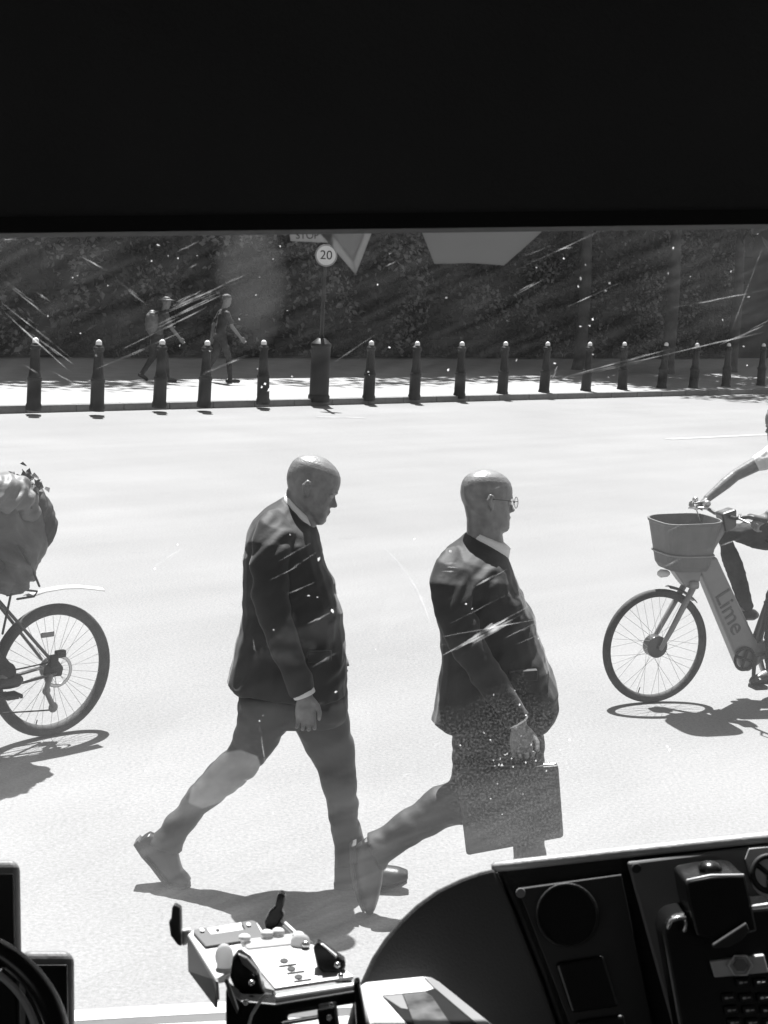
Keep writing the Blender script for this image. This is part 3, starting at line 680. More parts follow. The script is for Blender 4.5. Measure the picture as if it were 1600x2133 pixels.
for s, gx in ((-1, .40), (1, .47)):
    part('grip', 'rubber', eb, lambda t: chain(t, [(X(gx + (.0 if s < 0 else -.02)), s * .2, 1.18), (X(gx + .02), s * .31, 1.175)], .018, 10), smooth=True)
    part('brake_lever', 'alloy', eb, lambda t: chain(t, [(X(gx - .04), s * .13, 1.175), (X(gx - .09), s * .2, 1.165), (X(gx - .07), s * .29, 1.15)], [.01, .007, .006], 8), smooth=True)
part('bell', 'alloy', eb, lambda t: ell(t, (X(.37), -.15, 1.20), (.025, .025, .022)), smooth=True)
part('mirror_lamp', 'alloy', eb, lambda t: ell(t, (X(.36), -.27, 1.205), (.02, .02, .02)), smooth=True)
part('brake_cable', 'ink', eb, lambda t: chain(t, [(X(.34), -.15, 1.16), (X(.26), -.1, 1.19), (X(.27), -.02, 1.08), (X(.25), .02, .9)], .004, 6), smooth=True)

def rider(bike, name, label, j, skinm, shirtm, pantm, vox=.007, sleeve=.3, hairm='hair'):
    """j: joints in the bicycle's own metres; near = +y"""
    r_ = empty(name); r_.location = bike.location; r_.rotation_euler = bike.rotation_euler.copy(); tag(r_, label, 'person')
    V = Vector
    hip, ch, nk, hc = map(V, (j['hip'], j['chest'], j['neck'], j['head']))
    def limbs(t, k):
        for s in ('n', 'f'):
            chain(t, [V(j['hip' + s]), V(j['hip' + s]).lerp(V(j['knee' + s]), .5), j['knee' + s], V(j['knee' + s]).lerp(V(j['ankle' + s]), .4), j['ankle' + s]], [.098 * k, .086 * k, .066 * k, .06 * k, .045 * k], 14)
    def trunk(t, k):
        chain(t, [hip, hip.lerp(ch, .5), ch, ch.lerp(nk, .7)], [.15 * k, .145 * k, .165 * k, .11 * k], 18, flat=((ch - hip).normalized().cross(V((0, 1, 0))), .78))
        for s in ('n', 'f'):
            chain(t, [ch.lerp(nk, .6), j['sho' + s]], [.085 * k, .072 * k], 12)
    def arm(t, s, k, frac=1.0):
        a, b, c = V(j['sho' + s]), V(j['elb' + s]), V(j['wri' + s])
        if frac < 1: chain(t, [a, a.lerp(b, frac)], [.066 * k, .054 * k], 12)
        else: chain(t, [a, a.lerp(b, .5), b, b.lerp(c, .35), c], [.056, .046, .038, .038, .026], 12)
    t = bmesh.new()
    T = head(t, hc, j.get('H', .235), V((1, 0, 0)), V((0, 0, 1)), 0, j.get('tilt', R(8)))
    chain(t, [nk - V((.02, 0, .06)), hc - V((.03, 0, .05))], [.062, .055], 14)
    trunk(t, .84); limbs(t, .8)
    for s, sg in (('n', 1), ('f', -1)):
        arm(t, s, 1)
        d = V(j['wri' + s]) - V(j['elb' + s])
        hand(t, V(j['wri' + s]), d.normalized() + V((.3, 0, -.3)), V((.2, -sg, .1)), .18, 1.0)
        an = V(j['ankle' + s]); toe = V(j['toe' + s]); chain(t, [an, an.lerp(toe, .5), toe], [.036, .032, .024], 10)
    fuse('body', t, vox * .75, M(skinm), r_, 2, world=False)
    t = bmesh.new(); trunk(t, 1)
    for s in ('n', 'f'): arm(t, s, 1, sleeve)
    fuse('shirt', t, vox, M(shirtm), r_, 4, (.016, .06), world=False)
    t = bmesh.new(); limbs(t, 1); ell(t, hip, (.16, .17, .13)); fuse('trousers', t, vox, M(pantm), r_, 4, (.018, .06), world=False)
    for s in ('n', 'f'):
        an = V(j['ankle' + s]); toe = V(j['toe' + s]); d = (toe - an); d.z = 0; d.normalize()
        t = bmesh.new(); heel = an - d * .055 + V((0, 0, -.05))
        chain(t, [heel, an + V((0, 0, -.045)), an.lerp(toe, .5) + V((0, 0, -.012)), toe], [.036, .042, .04, .03], 12); fuse('shoe', t, .006, M('leather'), r_, 2, world=False)
    t = bmesh.new(); H_ = j.get('H', .235)
    ell(t, T(-.06, 0, .78), (.40 * H_, .345 * H_, .27 * H_)); ell(t, T(-.22, 0, .6), (.24 * H_, .33 * H_, .26 * H_)); fuse('hair', t, .006, M(hairm), r_, 2, (.012, .02), world=False)
    for s in (-1, 1):
        t = bmesh.new(); ell(t, T(.335, s * .115, .485), (.045 * H_,) * 3); obj('eye', t, M('eye_white'), r_, smooth=True)
    return r_
rider(eb, 'person', 'cyclist in white t-shirt and dark jeans, cut off by the right edge', dict(
    hip=(X(.98), 0, 1.02), chest=(X(.90), 0, 1.32), neck=(X(.79), 0, 1.54), head=(X(.745), 0, 1.715), tilt=R(10),
    hipn=(X(.96), .09, .99), hipf=(X(.96), -.09, .99), kneen=(X(.755), .1, .66), ankn=0, anklen=(X(.765), .13, .2), toen=(X(.62), .14, .145),
    kneef=(X(.47), -.1, 1.03), anklef=(X(.70), -.12, .55), toef=(X(.57), -.14, .49),
    shon=(X(.84), .19, 1.48), shof=(X(.84), -.19, 1.50), elbn=(X(.68), .30, 1.30), elbf=(X(.63), -.27, 1.36), wrin=(X(.53), .27, 1.20), wrif=(X(.44), -.27, 1.21)), 'skin', 'tee', 'denim', sleeve=.42)
# ---- bicycle leaving on the left
psi = R(44); gp = ground(105, 1532)
lb = empty('city_bicycle', (gp.x, gp.y, 0), math.pi + psi)
tag(lb, 'dark bicycle with loaded rear rack, cut off by the left edge', 'bicycle')
wheel(lb, 0, .355, .022, .028, 36, 'rear_wheel'); wheel(lb, 1.06, .362, .022, .028, 36, 'front_wheel')
SC, BB, HT, HB = (.36, 0, .84), (.45, 0, .29), (.92, 0, .98), (.97, 0, .78)
for nm, a, b, r in (('seat_tube', BB, (.30, 0, .92), .016), ('top_tube', SC, HT, .015), ('down_tube', BB, HB, .018), ('head_tube', HT, HB, .02)):
    part(nm, 'frame_dark', lb, lambda t: chain(t, [a, b], r, 10), smooth=True)
for s in (-1, 1):
    part('seatstay', 'frame_dark', lb, lambda t: chain(t, [(.02, s * .068, .40), (.34, s * .022, .78)], .009, 8), smooth=True)
    part('chainstay', 'frame_dark', lb, lambda t: chain(t, [(.02, s * .068, .355), (.24, s * .06, .33), BB], .010, 8), smooth=True)
    part('fork_blade', 'frame_dark', lb, lambda t: chain(t, [(1.06, s * .06, .362), (.99, s * .05, .74)], .013, 8), smooth=True)
    part('rack_strut', 'ink', lb, lambda t: chain(t, [(.34, s * .05, .82), (.20, s * .06, .815), (.13, s * .06, .80), (.145, s * .055, .775), (.24, s * .05, .77)], .006, 6), smooth=True)
    part('rack_stay', 'ink', lb, lambda t: chain(t, [(.28, s * .06, .81), (.32, s * .05, .6)], .006, 6), smooth=True)
part('brake_disc', 'steel', lb, lambda t: torus(t, (0, .058, .362), (0, 1, 0), .078, .0012, 32, 6, rs=.009), smooth=True)
part('brake_caliper', 'ink', lb, lambda t: [box(t, (-.01, .064, .455), (.06, .03, .04)), box(t, (.03, .064, .42), (.05, .03, .07))], bevel=.008)
part('cassette', 'frame_grey', lb, lambda t: lathe(t, [(.022, -.05), (.03, -.05), (.06, -.025), (.06, -.02), (.022, -.02)], 24, (0, 0, .362), 'y'))
part('dropout', 'ink', lb, lambda t: slab(t, [(.08, .055, .40), (.09, .055, .34), (-.02, .055, .335), (-.03, .055, .38), (.0, .055, .42)], Vector((0, .014, 0))), bevel=.006)
part('derailleur', 'frame_grey', lb, lambda t: [chain(t, [(.05, .066, .345), (.075, .07, .27), (.03, .07, .18)], [.018, .014, .016], 8), ell(t, (.03, .07, .175), (.028, .01, .028)), ell(t, (.072, .07, .27), (.024, .01, .024))], smooth=True)
for za, zb in ((.16, .20), (.42, .39)): part('bicycle_chain', 'ink', lb, lambda t: chain(t, [(.03, .065, za), (.45, .05, zb)], .004, 6))
part('chainring', 'ink', lb, lambda t: torus(t, (.45, .05, .29), (0, 1, 0), .085, .003, 32, 6, rs=.012))
part('rear_mudguard', 'mudguard', lb, lambda t: loft(t, [[Vector((x, y, z + dz)) for y, dz in ((-.03, 0), (0, .012), (.03, 0), (.03, -.004), (0, .006), (-.03, -.004))] for x, z in ((.16, .765), (.06, .785), (-.05, .79), (-.15, .782), (-.24, .765), (-.30, .752))]), smooth=True)
part('reflector', 'frame_grey', lb, lambda t: [box(t, (.035, .01, .362 + .19), (.08, .012, .03))], bevel=.006)
part('handlebar', 'frame_dark', lb, lambda t: chain(t, [(.84, -.3, 1.08), (.9, -.12, 1.07), (.92, 0, 1.05), (.9, .12, 1.07), (.84, .3, 1.08)], .012, 10), smooth=True)
part('stem', 'frame_dark', lb, lambda t: chain(t, [HT, (.92, 0, 1.05)], .016, 8), smooth=True)
part('saddle', 'leather', lb, lambda t: chain(t, [(.5, 0, .97), (.38, 0, .97), (.27, 0, .985)], [.03, .05, .08], 14, flat=(Vector((0, 0, 1)), .4)), smooth=True)
for s, e in ((1, (.32, .30)), (-1, (.58, .28))):
    part('crank', 'ink', lb, lambda t: chain(t, [(.45, s * .075, .29), (e[0], s * .09, e[1])], .011, 8), smooth=True)
    part('pedal', 'rubber', lb, lambda t: box(t, (e[0], s * .14, e[1]), (.09, .09, .022)), bevel=.005)
rider(lb, 'person', 'cyclist mostly beyond the left edge, only the heel of one shoe showing', dict(
    hip=(.42, 0, 1.04), chest=(.56, 0, 1.33), neck=(.68, 0, 1.47), head=(.75, 0, 1.62), tilt=R(15),
    hipn=(.42, .09, 1.0), hipf=(.42, -.09, 1.0), kneen=(.62, .11, .68), anklen=(.33, .13, .42), toen=(.44, .14, .36), kneef=(.78, -.11, .74), anklef=(.56, -.13, .38), toef=(.70, -.14, .33),
    shon=(.66, .19, 1.41), shof=(.66, -.19, 1.41), elbn=(.74, .30, 1.2), elbf=(.74, -.30, 1.2), wrin=(.83, .28, 1.12), wrif=(.83, -.28, 1.12)), 'skin_dark', 'tarp', 'denim')
# load on its rack
ld = empty('rack_load', lb.location + Vector((-math.cos(psi), -math.sin(psi), 0)) * .075); ld.rotation_euler = lb.rotation_euler.copy(); tag(ld, 'bulging crumpled grey bundle with a dark ragged roll, at the left edge', 'bundle')
t = bmesh.new()
loft(t, [[Vector((x + (cx), y * wy, zz)) for x, y in ((math.cos(a) * wx, math.sin(a)) for a in [k * math.pi / 12 for k in range(24)])] for (zz, cx, wx, wy) in ((.82, .30, .16, .14), (.88, .26, .21, .17), (.97, .22, .20, .19), (1.08, .22, .22, .2), (1.2, .24, .22, .19), (1.30, .28, .18, .15), (1.36, .3, .1, .1))])
fuse('sack', t, .009, M('tarp'), ld, 2, (.06, 6, 15, R(35)), world=False)
t = bmesh.new(); ell(t, (.27, .05, 1.30), (.20, .16, .12)); ell(t, (.17, .08, 1.22), (.11, .10, .06)); fuse('loose_cloth', t, .008, M('tarp_light'), ld, 2, (.05, 7, 20, R(-50)), world=False)
t = bmesh.new(); ell(t, (.06, .0, 1.22), (.09, .13, .12)); ell(t, (.03, .02, 1.13), (.08, .11, .13)); ell(t, (.12, .0, 1.30), (.08, .1, .07)); fuse('ragged_roll', t, .008, M('bundle_dark'), ld, 1, (.035, 7, 22, R(-60)), world=False)
t = bmesh.new(); rr = random.Random(4)
leafcloud(t, [(.10 + rr.gauss(0, .04), rr.gauss(0, .06), 1.36 + rr.gauss(0, .025)) for k in range(60)], .05); tag(obj('ragged_fringe', t, M('bundle_dark'), ld), kind='stuff')
part('tie_strap', 'ink', ld, lambda t: chain(t, [(.08, .12, .84), (.16, .18, .95), (.24, .205, 1.06), (.32, .18, 1.2)], .006, 6), smooth=True)
# ================================================================== TWO PEOPLE WALKING BEHIND THE BOLLARDS
def walker(px, py, h, label, shirtm, hat=False, pack=False, lean=.06):
    g = ground(px, py, .118); r_ = empty('person', g, math.atan2(kd.y, kd.x) - .35); tag(r_, label, 'person')
    k = h / 1.75; V = lambda x, y, z: Vector((x, y, z)) * k
    def trunk(t, q): chain(t, [V(0, 0, .93), V(.02, 0, 1.12), V(lean, 0, 1.32), V(lean + .02, 0, 1.45)], [.15 * q, .14 * q, .16 * q, .09 * q], 16, flat=(Vector((1, 0, 0)), .72)); [chain(t, [V(lean, 0, 1.40), V(lean + .01, s * .17, 1.40)], [.08 * q, .065 * q], 10) for s in (-1, 1)]
    def legs(t, q):
        chain(t, [V(0, .09, .92), V(-.06, .09, .5), V(-.30, .09, .12)], [.09 * q, .065 * q, .045 * q], 12)
        chain(t, [V(0, -.09, .92), V(.16, -.09, .52), V(.22, -.09, .08)], [.09 * q, .065 * q, .045 * q], 12)
    arms = [[V(lean, -.2, 1.39), V(lean + .12, -.23, 1.12), V(lean + .30, -.22, .92)], [V(lean, .2, 1.39), V(lean - .14, .23, 1.12), V(lean - .17, .22, .88)]]
    t = bmesh.new(); T = head(t, V(lean + .05, 0, 1.64), .235 * k, Vector((1, 0, 0)), Vector((0, 0, 1)), 0, R(12)); chain(t, [V(lean, 0, 1.42), V(lean + .03, 0, 1.58)], .058, 10)
    trunk(t, .85); legs(t, .8)
    for a in arms: chain(t, a, [.05, .04, .03], 10); hand(t, a[-1], a[-1] - a[-2], Vector((1, 0, 0)), .18 * k, .5)
    fuse('body', t, .010, M('skin_dark'), r_, 1, world=False)
    t = bmesh.new(); trunk(t, 1)
    for a in arms: chain(t, [a[0], a[0].lerp(a[1], .7)], [.066, .058], 10)
    fuse('shirt', t, .012, M(shirtm), r_, 3, (.02, .07), world=False)
    t = bmesh.new(); legs(t, 1); ell(t, V(0, 0, .92), (.13, .17, .12)); fuse('trousers', t, .012, M('denim'), r_, 3, (.02, .07), world=False)
    for a, b in ((V(-.30, .09, .12), V(-.17, .09, .03)), (V(.20, -.09, .055), V(.40, -.09, .035))):
        t = bmesh.new(); chain(t, [a - (b - a) * .25 + Vector((0, 0, -.02)), a.lerp(b, .5), b], [.04, .042, .032], 10); obj('shoe', t, M('leather'), r_, smooth=True)
    t = bmesh.new(); H_ = .235 * k; ell(t, T(-.06, 0, .78), (.41 * H_, .35 * H_, .27 * H_)); ell(t, T(-.2, 0, .6), (.25 * H_, .33 * H_, .26 * H_)); 
    fuse('hat' if hat else 'hair', t, .008, M('tarp_light' if hat else 'hair'), r_, 1, (.01, .03), world=False)
    if hat: part('hat_brim', 'tarp_light', r_, lambda t: lathe(t, [(.16, 0), (.165, .008), (.10, .025)], 20, T(0, 0, .72)), smooth=True)
    if pack:
        t = bmesh.new(); ell(t, V(lean - .24, 0, 1.22), (.14, .17, .25)); pk = fuse('backpack', t, .012, M('tarp_light'), r_, 2, (.04, .08), world=False)
        for s in (-1, 1): part('strap', 'ink', pk, lambda t: chain(t, [V(lean - .2, s * .1, 1.42), V(lean + .02, s * .11, 1.47), V(lean + .13, s * .12, 1.3), V(lean - .1, s * .13, 1.08)], .018, 6), smooth=True)
walker(325, 794, 1.66, 'distant walker in pale hat with backpack behind the third bollard', 'tarp', True, True, .12)
walker(455, 796, 1.76, 'distant walker in dark t-shirt with bare arms behind the fourth bollard', 'trouser', False, False, .06)

# ================================================================== BUS CAB
shell = empty('bus_shell', (0, 0, .9)); tag(shell, 'dark interior of the bus around the windscreen', kind='structure')
parts_ = [('ceiling', (0, -1.45, 3.35), (3.0, 5.5, .06)), ('back_wall', (0, -4.2, 2.1), (3.0, .06, 2.5)), ('floor', (0, -1.2, .95), (3.0, 6.0, .06)), ('front_panel', (0, 1.62, 1.2), (3.0, .06, .7)), ('header_panel', (0, 1.30, 3.1), (3.0, .06, .5))]
for sx_ in (-1.5, 1.5):
    parts_ += [('side_wall', (sx_, .9, 2.1), (.06, 1.8, 2.5)), ('side_wall', (sx_, -3.85, 2.1), (.06, .7, 2.5)), ('added_window_sill_panel', (sx_, -1.75, 1.4), (.06, 3.5, 1.0)), ('added_window_header', (sx_, -1.75, 3.1), (.06, 3.5, .5))]  # unseen side openings, added so sky light fills the dash and blind
for nm, c, sz_ in parts_:
    t = bmesh.new(); box(t, Vector(c) - shell.location, sz_); obj(nm, t, M('cab_trim'), shell)
# windscreen plane: leans back a little
wn = (Vector((0, math.cos(R(8)), math.sin(R(8)))))
wx = (rt - wn * rt.dot(wn)).normalized(); wy = wx.cross(wn) * -1
if wy.z < 0: wy = -wy
W0 = P(800, 1066.5, 1.43)
def Wp(x, y, lift=0.0):
    d = fw + rt * ((x - 800) / FPX) + up * ((1066.5 - y) / FPX); o = W0 - wn * lift
    return EYE + d * ((o - EYE).dot(wn) / d.dot(wn))
wsm = frame_mtx(W0, wx, wy)
ws = empty('windscreen', W0); ws.rotation_euler = wsm.to_euler(); tag(ws, 'dusty scratched bus windscreen the whole street is seen through', 'windscreen')
wsi = wsm.inverted()
t = bmesh.new(); box(t, (0, 0.02, 0.006), (2.9, 1.62, .006)); obj('pane', t, M('screen_glass'), ws)
def film_mat():
    m = bpy.data.materials.new('dust_reflection_film'); m.use_nodes = True; t = m.node_tree; t.nodes.clear()
    L = t.links.new; N = t.nodes.new
    out = N('ShaderNodeOutputMaterial'); tr = N('ShaderNodeBsdfTransparent'); tl = N('ShaderNodeBsdfTranslucent'); tl.inputs[0].default_value = (.8, .8, .8, 1)
    mx = N('ShaderNodeMixShader'); L(tr.outputs[0], mx.inputs[1]); L(tl.outputs[0], mx.inputs[2]); L(mx.outputs[0], out.inputs[0])
    tc = N('ShaderNodeTexCoord'); sx = N('ShaderNodeSeparateXYZ'); L(tc.outputs['Object'], sx.inputs[0])
    def noise(sc, det, stretch=None, rot=0):
        n = N('ShaderNodeTexNoise'); n.inputs['Scale'].default_value = sc; n.inputs['Detail'].default_value = det
        mp = N('ShaderNodeMapping'); mp.inputs['Rotation'].default_value = (0, 0, rot)
        L(tc.outputs['Object'], mp.inputs[0]); src = mp.outputs[0]
        if stretch:
            m2 = N('ShaderNodeMapping'); m2.inputs['Scale'].default_value = stretch; L(src, m2.inputs[0]); src = m2.outputs[0]
        L(src, n.inputs['Vector']); return n.outputs[0]
    def rng(a, lo, hi, o0, o1):
        r = N('ShaderNodeMapRange'); r.inputs[1].default_value = lo; r.inputs[2].default_value = hi; r.inputs[3].default_value = o0; r.inputs[4].default_value = o1; L(a, r.inputs[0]); return r.outputs[0]
    def op(o, a, b):
        x = N('ShaderNodeMath'); x.operation = o
        for i, v in enumerate((a, b)):
            if isinstance(v, (int, float)): x.inputs[i].default_value = v
            else: L(v, x.inputs[i])
        return x.outputs[0]
    # dust plus painted haze of reflections at each height of the glass (local y in metres)
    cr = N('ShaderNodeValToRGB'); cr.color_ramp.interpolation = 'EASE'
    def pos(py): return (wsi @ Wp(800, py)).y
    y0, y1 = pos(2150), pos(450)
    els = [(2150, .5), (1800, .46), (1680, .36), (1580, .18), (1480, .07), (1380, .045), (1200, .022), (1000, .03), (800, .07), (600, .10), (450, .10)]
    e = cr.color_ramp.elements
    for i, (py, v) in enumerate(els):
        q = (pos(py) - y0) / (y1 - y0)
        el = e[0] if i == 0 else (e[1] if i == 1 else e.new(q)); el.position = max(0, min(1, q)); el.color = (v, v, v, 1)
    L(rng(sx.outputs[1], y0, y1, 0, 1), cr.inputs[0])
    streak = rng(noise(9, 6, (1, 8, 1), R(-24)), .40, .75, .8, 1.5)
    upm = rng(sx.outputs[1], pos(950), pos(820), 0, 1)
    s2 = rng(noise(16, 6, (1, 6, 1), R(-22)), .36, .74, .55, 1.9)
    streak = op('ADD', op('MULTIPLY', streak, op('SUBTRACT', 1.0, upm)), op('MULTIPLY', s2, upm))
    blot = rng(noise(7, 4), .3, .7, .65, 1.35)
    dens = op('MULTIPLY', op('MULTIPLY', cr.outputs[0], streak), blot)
    # film denser towards both sides
    ax = N('ShaderNodeMath'); ax.operation = 'ABSOLUTE'; L(sx.outputs[0], ax.inputs[0])
    dens = op('ADD', dens, op('MULTIPLY', op('MULTIPLY', rng(ax.outputs[0], .15, .28, 0, .20), rng(sx.outputs[1], pos(850), pos(1050), .1, 1)), blot))
    # painted reflection of the speckled dash on the lower right of the pane
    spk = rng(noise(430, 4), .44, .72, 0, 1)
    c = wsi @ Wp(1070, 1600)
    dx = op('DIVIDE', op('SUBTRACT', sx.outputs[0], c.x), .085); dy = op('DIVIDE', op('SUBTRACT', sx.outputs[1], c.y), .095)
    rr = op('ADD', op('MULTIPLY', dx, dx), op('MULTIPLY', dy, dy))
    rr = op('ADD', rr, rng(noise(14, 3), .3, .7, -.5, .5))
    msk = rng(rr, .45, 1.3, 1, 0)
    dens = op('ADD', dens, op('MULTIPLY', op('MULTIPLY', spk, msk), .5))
    # soft denser patch near the top, left of the sign
    c = wsi @ Wp(525, 570)
    dx = op('DIVIDE', op('SUBTRACT', sx.outputs[0], c.x), .03); dy = op('DIVIDE', op('SUBTRACT', sx.outputs[1], c.y), .065)
    q = op('ADD', op('ADD', op('MULTIPLY', dx, dx), op('MULTIPLY', dy, dy)), rng(noise(25, 3), .3, .7, -.25, .25))
    dens = op('ADD', dens, op('MULTIPLY', rng(q, .3, 1.2, 1, 0), .22))
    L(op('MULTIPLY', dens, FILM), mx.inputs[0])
    return m
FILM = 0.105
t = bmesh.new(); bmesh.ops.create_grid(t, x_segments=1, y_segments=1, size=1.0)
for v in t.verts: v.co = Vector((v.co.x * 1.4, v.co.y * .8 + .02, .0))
obj('dust_reflection_film', t, film_mat(), ws)  # dust layer that also carries painted reflections of the dash
def smear_mat(name, v, fac, lo=.2):
    m = bpy.data.materials.new(name); m.use_nodes = True; MATS[name] = m; t = m.node_tree; t.nodes.clear()
    out = t.nodes.new('ShaderNodeOutputMaterial'); tr = t.nodes.new('ShaderNodeBsdfTransparent'); tl = t.nodes.new('ShaderNodeBsdfTranslucent'); tl.inputs[0].default_value = (v, v, v, 1)
    mx = t.nodes.new('ShaderNodeMixShader'); t.links.new(tr.outputs[0], mx.inputs[1]); t.links.new(tl.outputs[0], mx.inputs[2]); t.links.new(mx.outputs[0], out.inputs[0])
    n = t.nodes.new('ShaderNodeTexNoise'); n.inputs['Scale'].default_value = 60; tc = t.nodes.new('ShaderNodeTexCoord'); t.links.new(tc.outputs['Object'], n.inputs[0])
    r = t.nodes.new('ShaderNodeMapRange'); r.inputs[1].default_value = .35; r.inputs[2].default_value = .65; r.inputs[3].default_value = fac * lo; r.inputs[4].default_value = fac; t.links.new(n.outputs[0], r.inputs[0]); t.links.new(r.outputs[0], mx.inputs[0])
    return m
smear_mat('scratch', .8, .20, .08); smear_mat('scratch_strong', .8, .22, .1); smear_mat('speck', .9, .8, .15)
rr = random.Random(11)
def scratch(bm, x0, y0, x1, y1, wpx, bend=0, n=8):
    """a bundle of hairline strands that start and stop raggedly"""
    dx, dy = x1 - x0, y1 - y0; l = math.hypot(dx, dy); nx, ny = -dy / l, dx / l
    strands = 1 if wpx < 2.5 else (3 if wpx < 8 else 7)
    for q in range(strands):
        f0, f1 = (0, 1) if q == 0 else sorted((rr.uniform(0, .6), rr.uniform(.4, 1)))
        if f1 - f0 < .12: continue
        so = 0 if q == 0 else rr.gauss(0, wpx * .38); sw_ = wpx * rr.uniform(.18, .42) if strands > 1 else wpx * .7; tw = rr.gauss(0, wpx * .25)
        A = []
        for i in range(n + 1):
            g_ = i / n; f = f0 + (f1 - f0) * g_; wv = sw_ * (.08 + math.sin(math.pi * g_) ** .7) * rr.uniform(.45, 1.15) / 2
            bb = bend * math.sin(math.pi * f) + so + tw * (g_ - .5) + rr.gauss(0, .35)
            cx, cy = x0 + dx * f + nx * bb, y0 + dy * f + ny * bb
            A.append((bm.verts.new(wsi @ Wp(cx + nx * wv, cy + ny * wv, .001 + q * .00004)), bm.verts.new(wsi @ Wp(cx - nx * wv, cy - ny * wv, .001 + q * .00004))))
        for a, b in zip(A, A[1:]): bm.faces.new((a[0], a[1], b[1], b[0]))
t = bmesh.new()
for s in ((350, 645, 520, 570, 7), (330, 660, 500, 585, 5), (300, 690, 470, 610, 6), (250, 730, 430, 640, 5), (0, 580, 100, 660, 7), (0, 630, 150, 745, 6), (10, 650, 140, 770, 5), (60, 690, 160, 765, 6), (200, 770, 380, 690, 4),
          (1160, 790, 1600, 690, 6), (1180, 785, 1400, 725, 5), (1400, 640, 1600, 604, 5), (1080, 560, 1250, 480, 3), (1180, 640, 1290, 590, 6), (900, 1330, 1120, 1290, 4), (920, 1365, 1110, 1260, 16), (990, 1220, 1060, 1185, 5), (935, 1302, 1060, 1235, 4), (1050, 1330, 1118, 1297, 4), (1075, 1343, 1120, 1322, 4),
          (580, 1170, 650, 1130, 4), (600, 1190, 660, 1150, 4), (640, 1300, 690, 1275, 4), (560, 1210, 620, 1180, 3), (650, 1390, 710, 1355, 3), (1030, 1018, 1055, 1009, 3), (690, 760, 790, 690, 3), (420, 780, 520, 740, 4)):
    scratch(t, *s)
scratch(t, 775, 1120, 905, 1325, 5, -22, 14)
for k in range(26):
    x, y = rr.uniform(0, 1600), rr.choice((rr.uniform(490, 780), rr.uniform(490, 780), rr.uniform(1100, 1700))); l = rr.uniform(20, 120)
    a = R(-26 + rr.gauss(0, 6)) if x > 300 else R(35 + rr.gauss(0, 6)); scratch(t, x, y, x + l * math.cos(a), y + l * math.sin(a), rr.uniform(1.5, 4), 0, 5)
tag(obj('scratches', t, M('scratch'), ws), kind='stuff')
t = bmesh.new()
for s in ((1520, 700, 1590, 510, 3), (355, 640, 420, 605, 4), (370, 640, 500, 575, 4), (5, 499, 55, 500, 4), (1155, 520, 1200, 515, 4), (540, 1510, 553, 1590, 4), (527, 1330, 532, 1358, 4), (1150, 790, 1162, 762, 4), (925, 1173, 952, 1174, 5), (930, 1181, 955, 1182, 5), (920, 1190, 950, 1191, 5)):
    scratch(t, *s)
tag(obj('wiper_smears', t, M('scratch_strong'), ws), kind='stuff')
t = bmesh.new()
def speck(x, y, r):
    n = 7; t0 = rr.uniform(0, 6); ex, ea = rr.uniform(1, 2.2), rr.uniform(0, 3.14)
    vs = []
    for k in range(n):
        u_, v_ = math.cos(t0 + k * 6.283 / n) * r * rr.uniform(.4, 1.2) * ex, math.sin(t0 + k * 6.283 / n) * r * rr.uniform(.4, 1.2)
        vs.append(t.verts.new(wsi @ Wp(x + u_ * math.cos(ea) - v_ * math.sin(ea), y + u_ * math.sin(ea) + v_ * math.cos(ea), .0015)))
    t.faces.new(vs)
for x, y, r in ((664, 1164, 5), (643, 1241, 3.5), (661, 1244, 2.5), (570, 1312, 3.5), (700, 1441, 4), (692, 1272, 5), (541, 1502, 2.5), (971, 1258, 3), (984, 1268, 3), (200, 740, 4), (552, 800, 5), (545, 806, 4), (560, 812, 4), (100, 658, 4), (330, 510, 4), (1210, 580, 4), (930, 620, 4), (1235, 665, 5), (1228, 678, 4), (1270, 590, 4), (1262, 605, 4), (934, 770, 4), (1076, 750, 3), (1390, 1555, 5), (1395, 1562, 3), (1122, 1330, 4)):
    speck(x, y, r * .5)
for k in range(66):
    y = rr.uniform(490, 790) if k < 52 else rr.uniform(1100, 1720); speck(rr.uniform(0, 1600), y, rr.uniform(.7, 1.9))
for k in range(26): speck(rr.gauss(1070, 50), rr.gauss(1580, 80), rr.uniform(.7, 1.7))  # extra specks belonging to the painted dash reflection
for k in range(len(t.verts)): pass
tag(obj('dust_reflection_specks', t, M('speck'), ws), kind='stuff')
t = bmesh.new(); t.faces.new([t.verts.new(wsi @ Wp(x, y, .0022)) for x, y in ((462, 1570), (500, 1562), (536, 1575), (545, 1600), (528, 1622), (470, 1668), (420, 1684), (392, 1672), (400, 1640))])  # a sticker's reflection, painted as a pale patch over the knee
smear_mat('sticker_reflection', .8, .062, .7); obj('reflection_patch', t, M('sticker_reflection'), ws)
# stickers stuck to the inside of the glass, partly behind the blind
translucent('sticker', .35, .5); translucent('sticker_pale', .42, .55)
def sticker(name, label, pts, m, inner=None, lift=.004):
    s_ = empty(name, Wp(*pts[0])); tag(s_, label, 'sticker')
    t = bmesh.new()
    if inner:
        n = len(pts)
        for i in range(n):
            j = (i + 1) % n; slab(t, [Wp(x, y, lift) for x, y in (pts[i], pts[j], inner[j], inner[i])], wn * .0012)
        b = wobj('border', t, M(m), s_); t = bmesh.new(); slab(t, [Wp(x, y, lift) for x, y in inner], wn * .0012); wobj('inner_panel', t, M('sticker'), s_)
    else:
        slab(t, [Wp(x, y, lift) for x, y in pts], wn * .0012); b = wobj('sheet', t, M(m), s_)
    return s_
sticker('windscreen_sticker', 'grey eight-sided sticker under the blind, right of the triangle', [(845, 400), (880, 487), (905, 550), (980, 548), (1050, 553), (1128, 484), (1128, 400)], 'sticker')
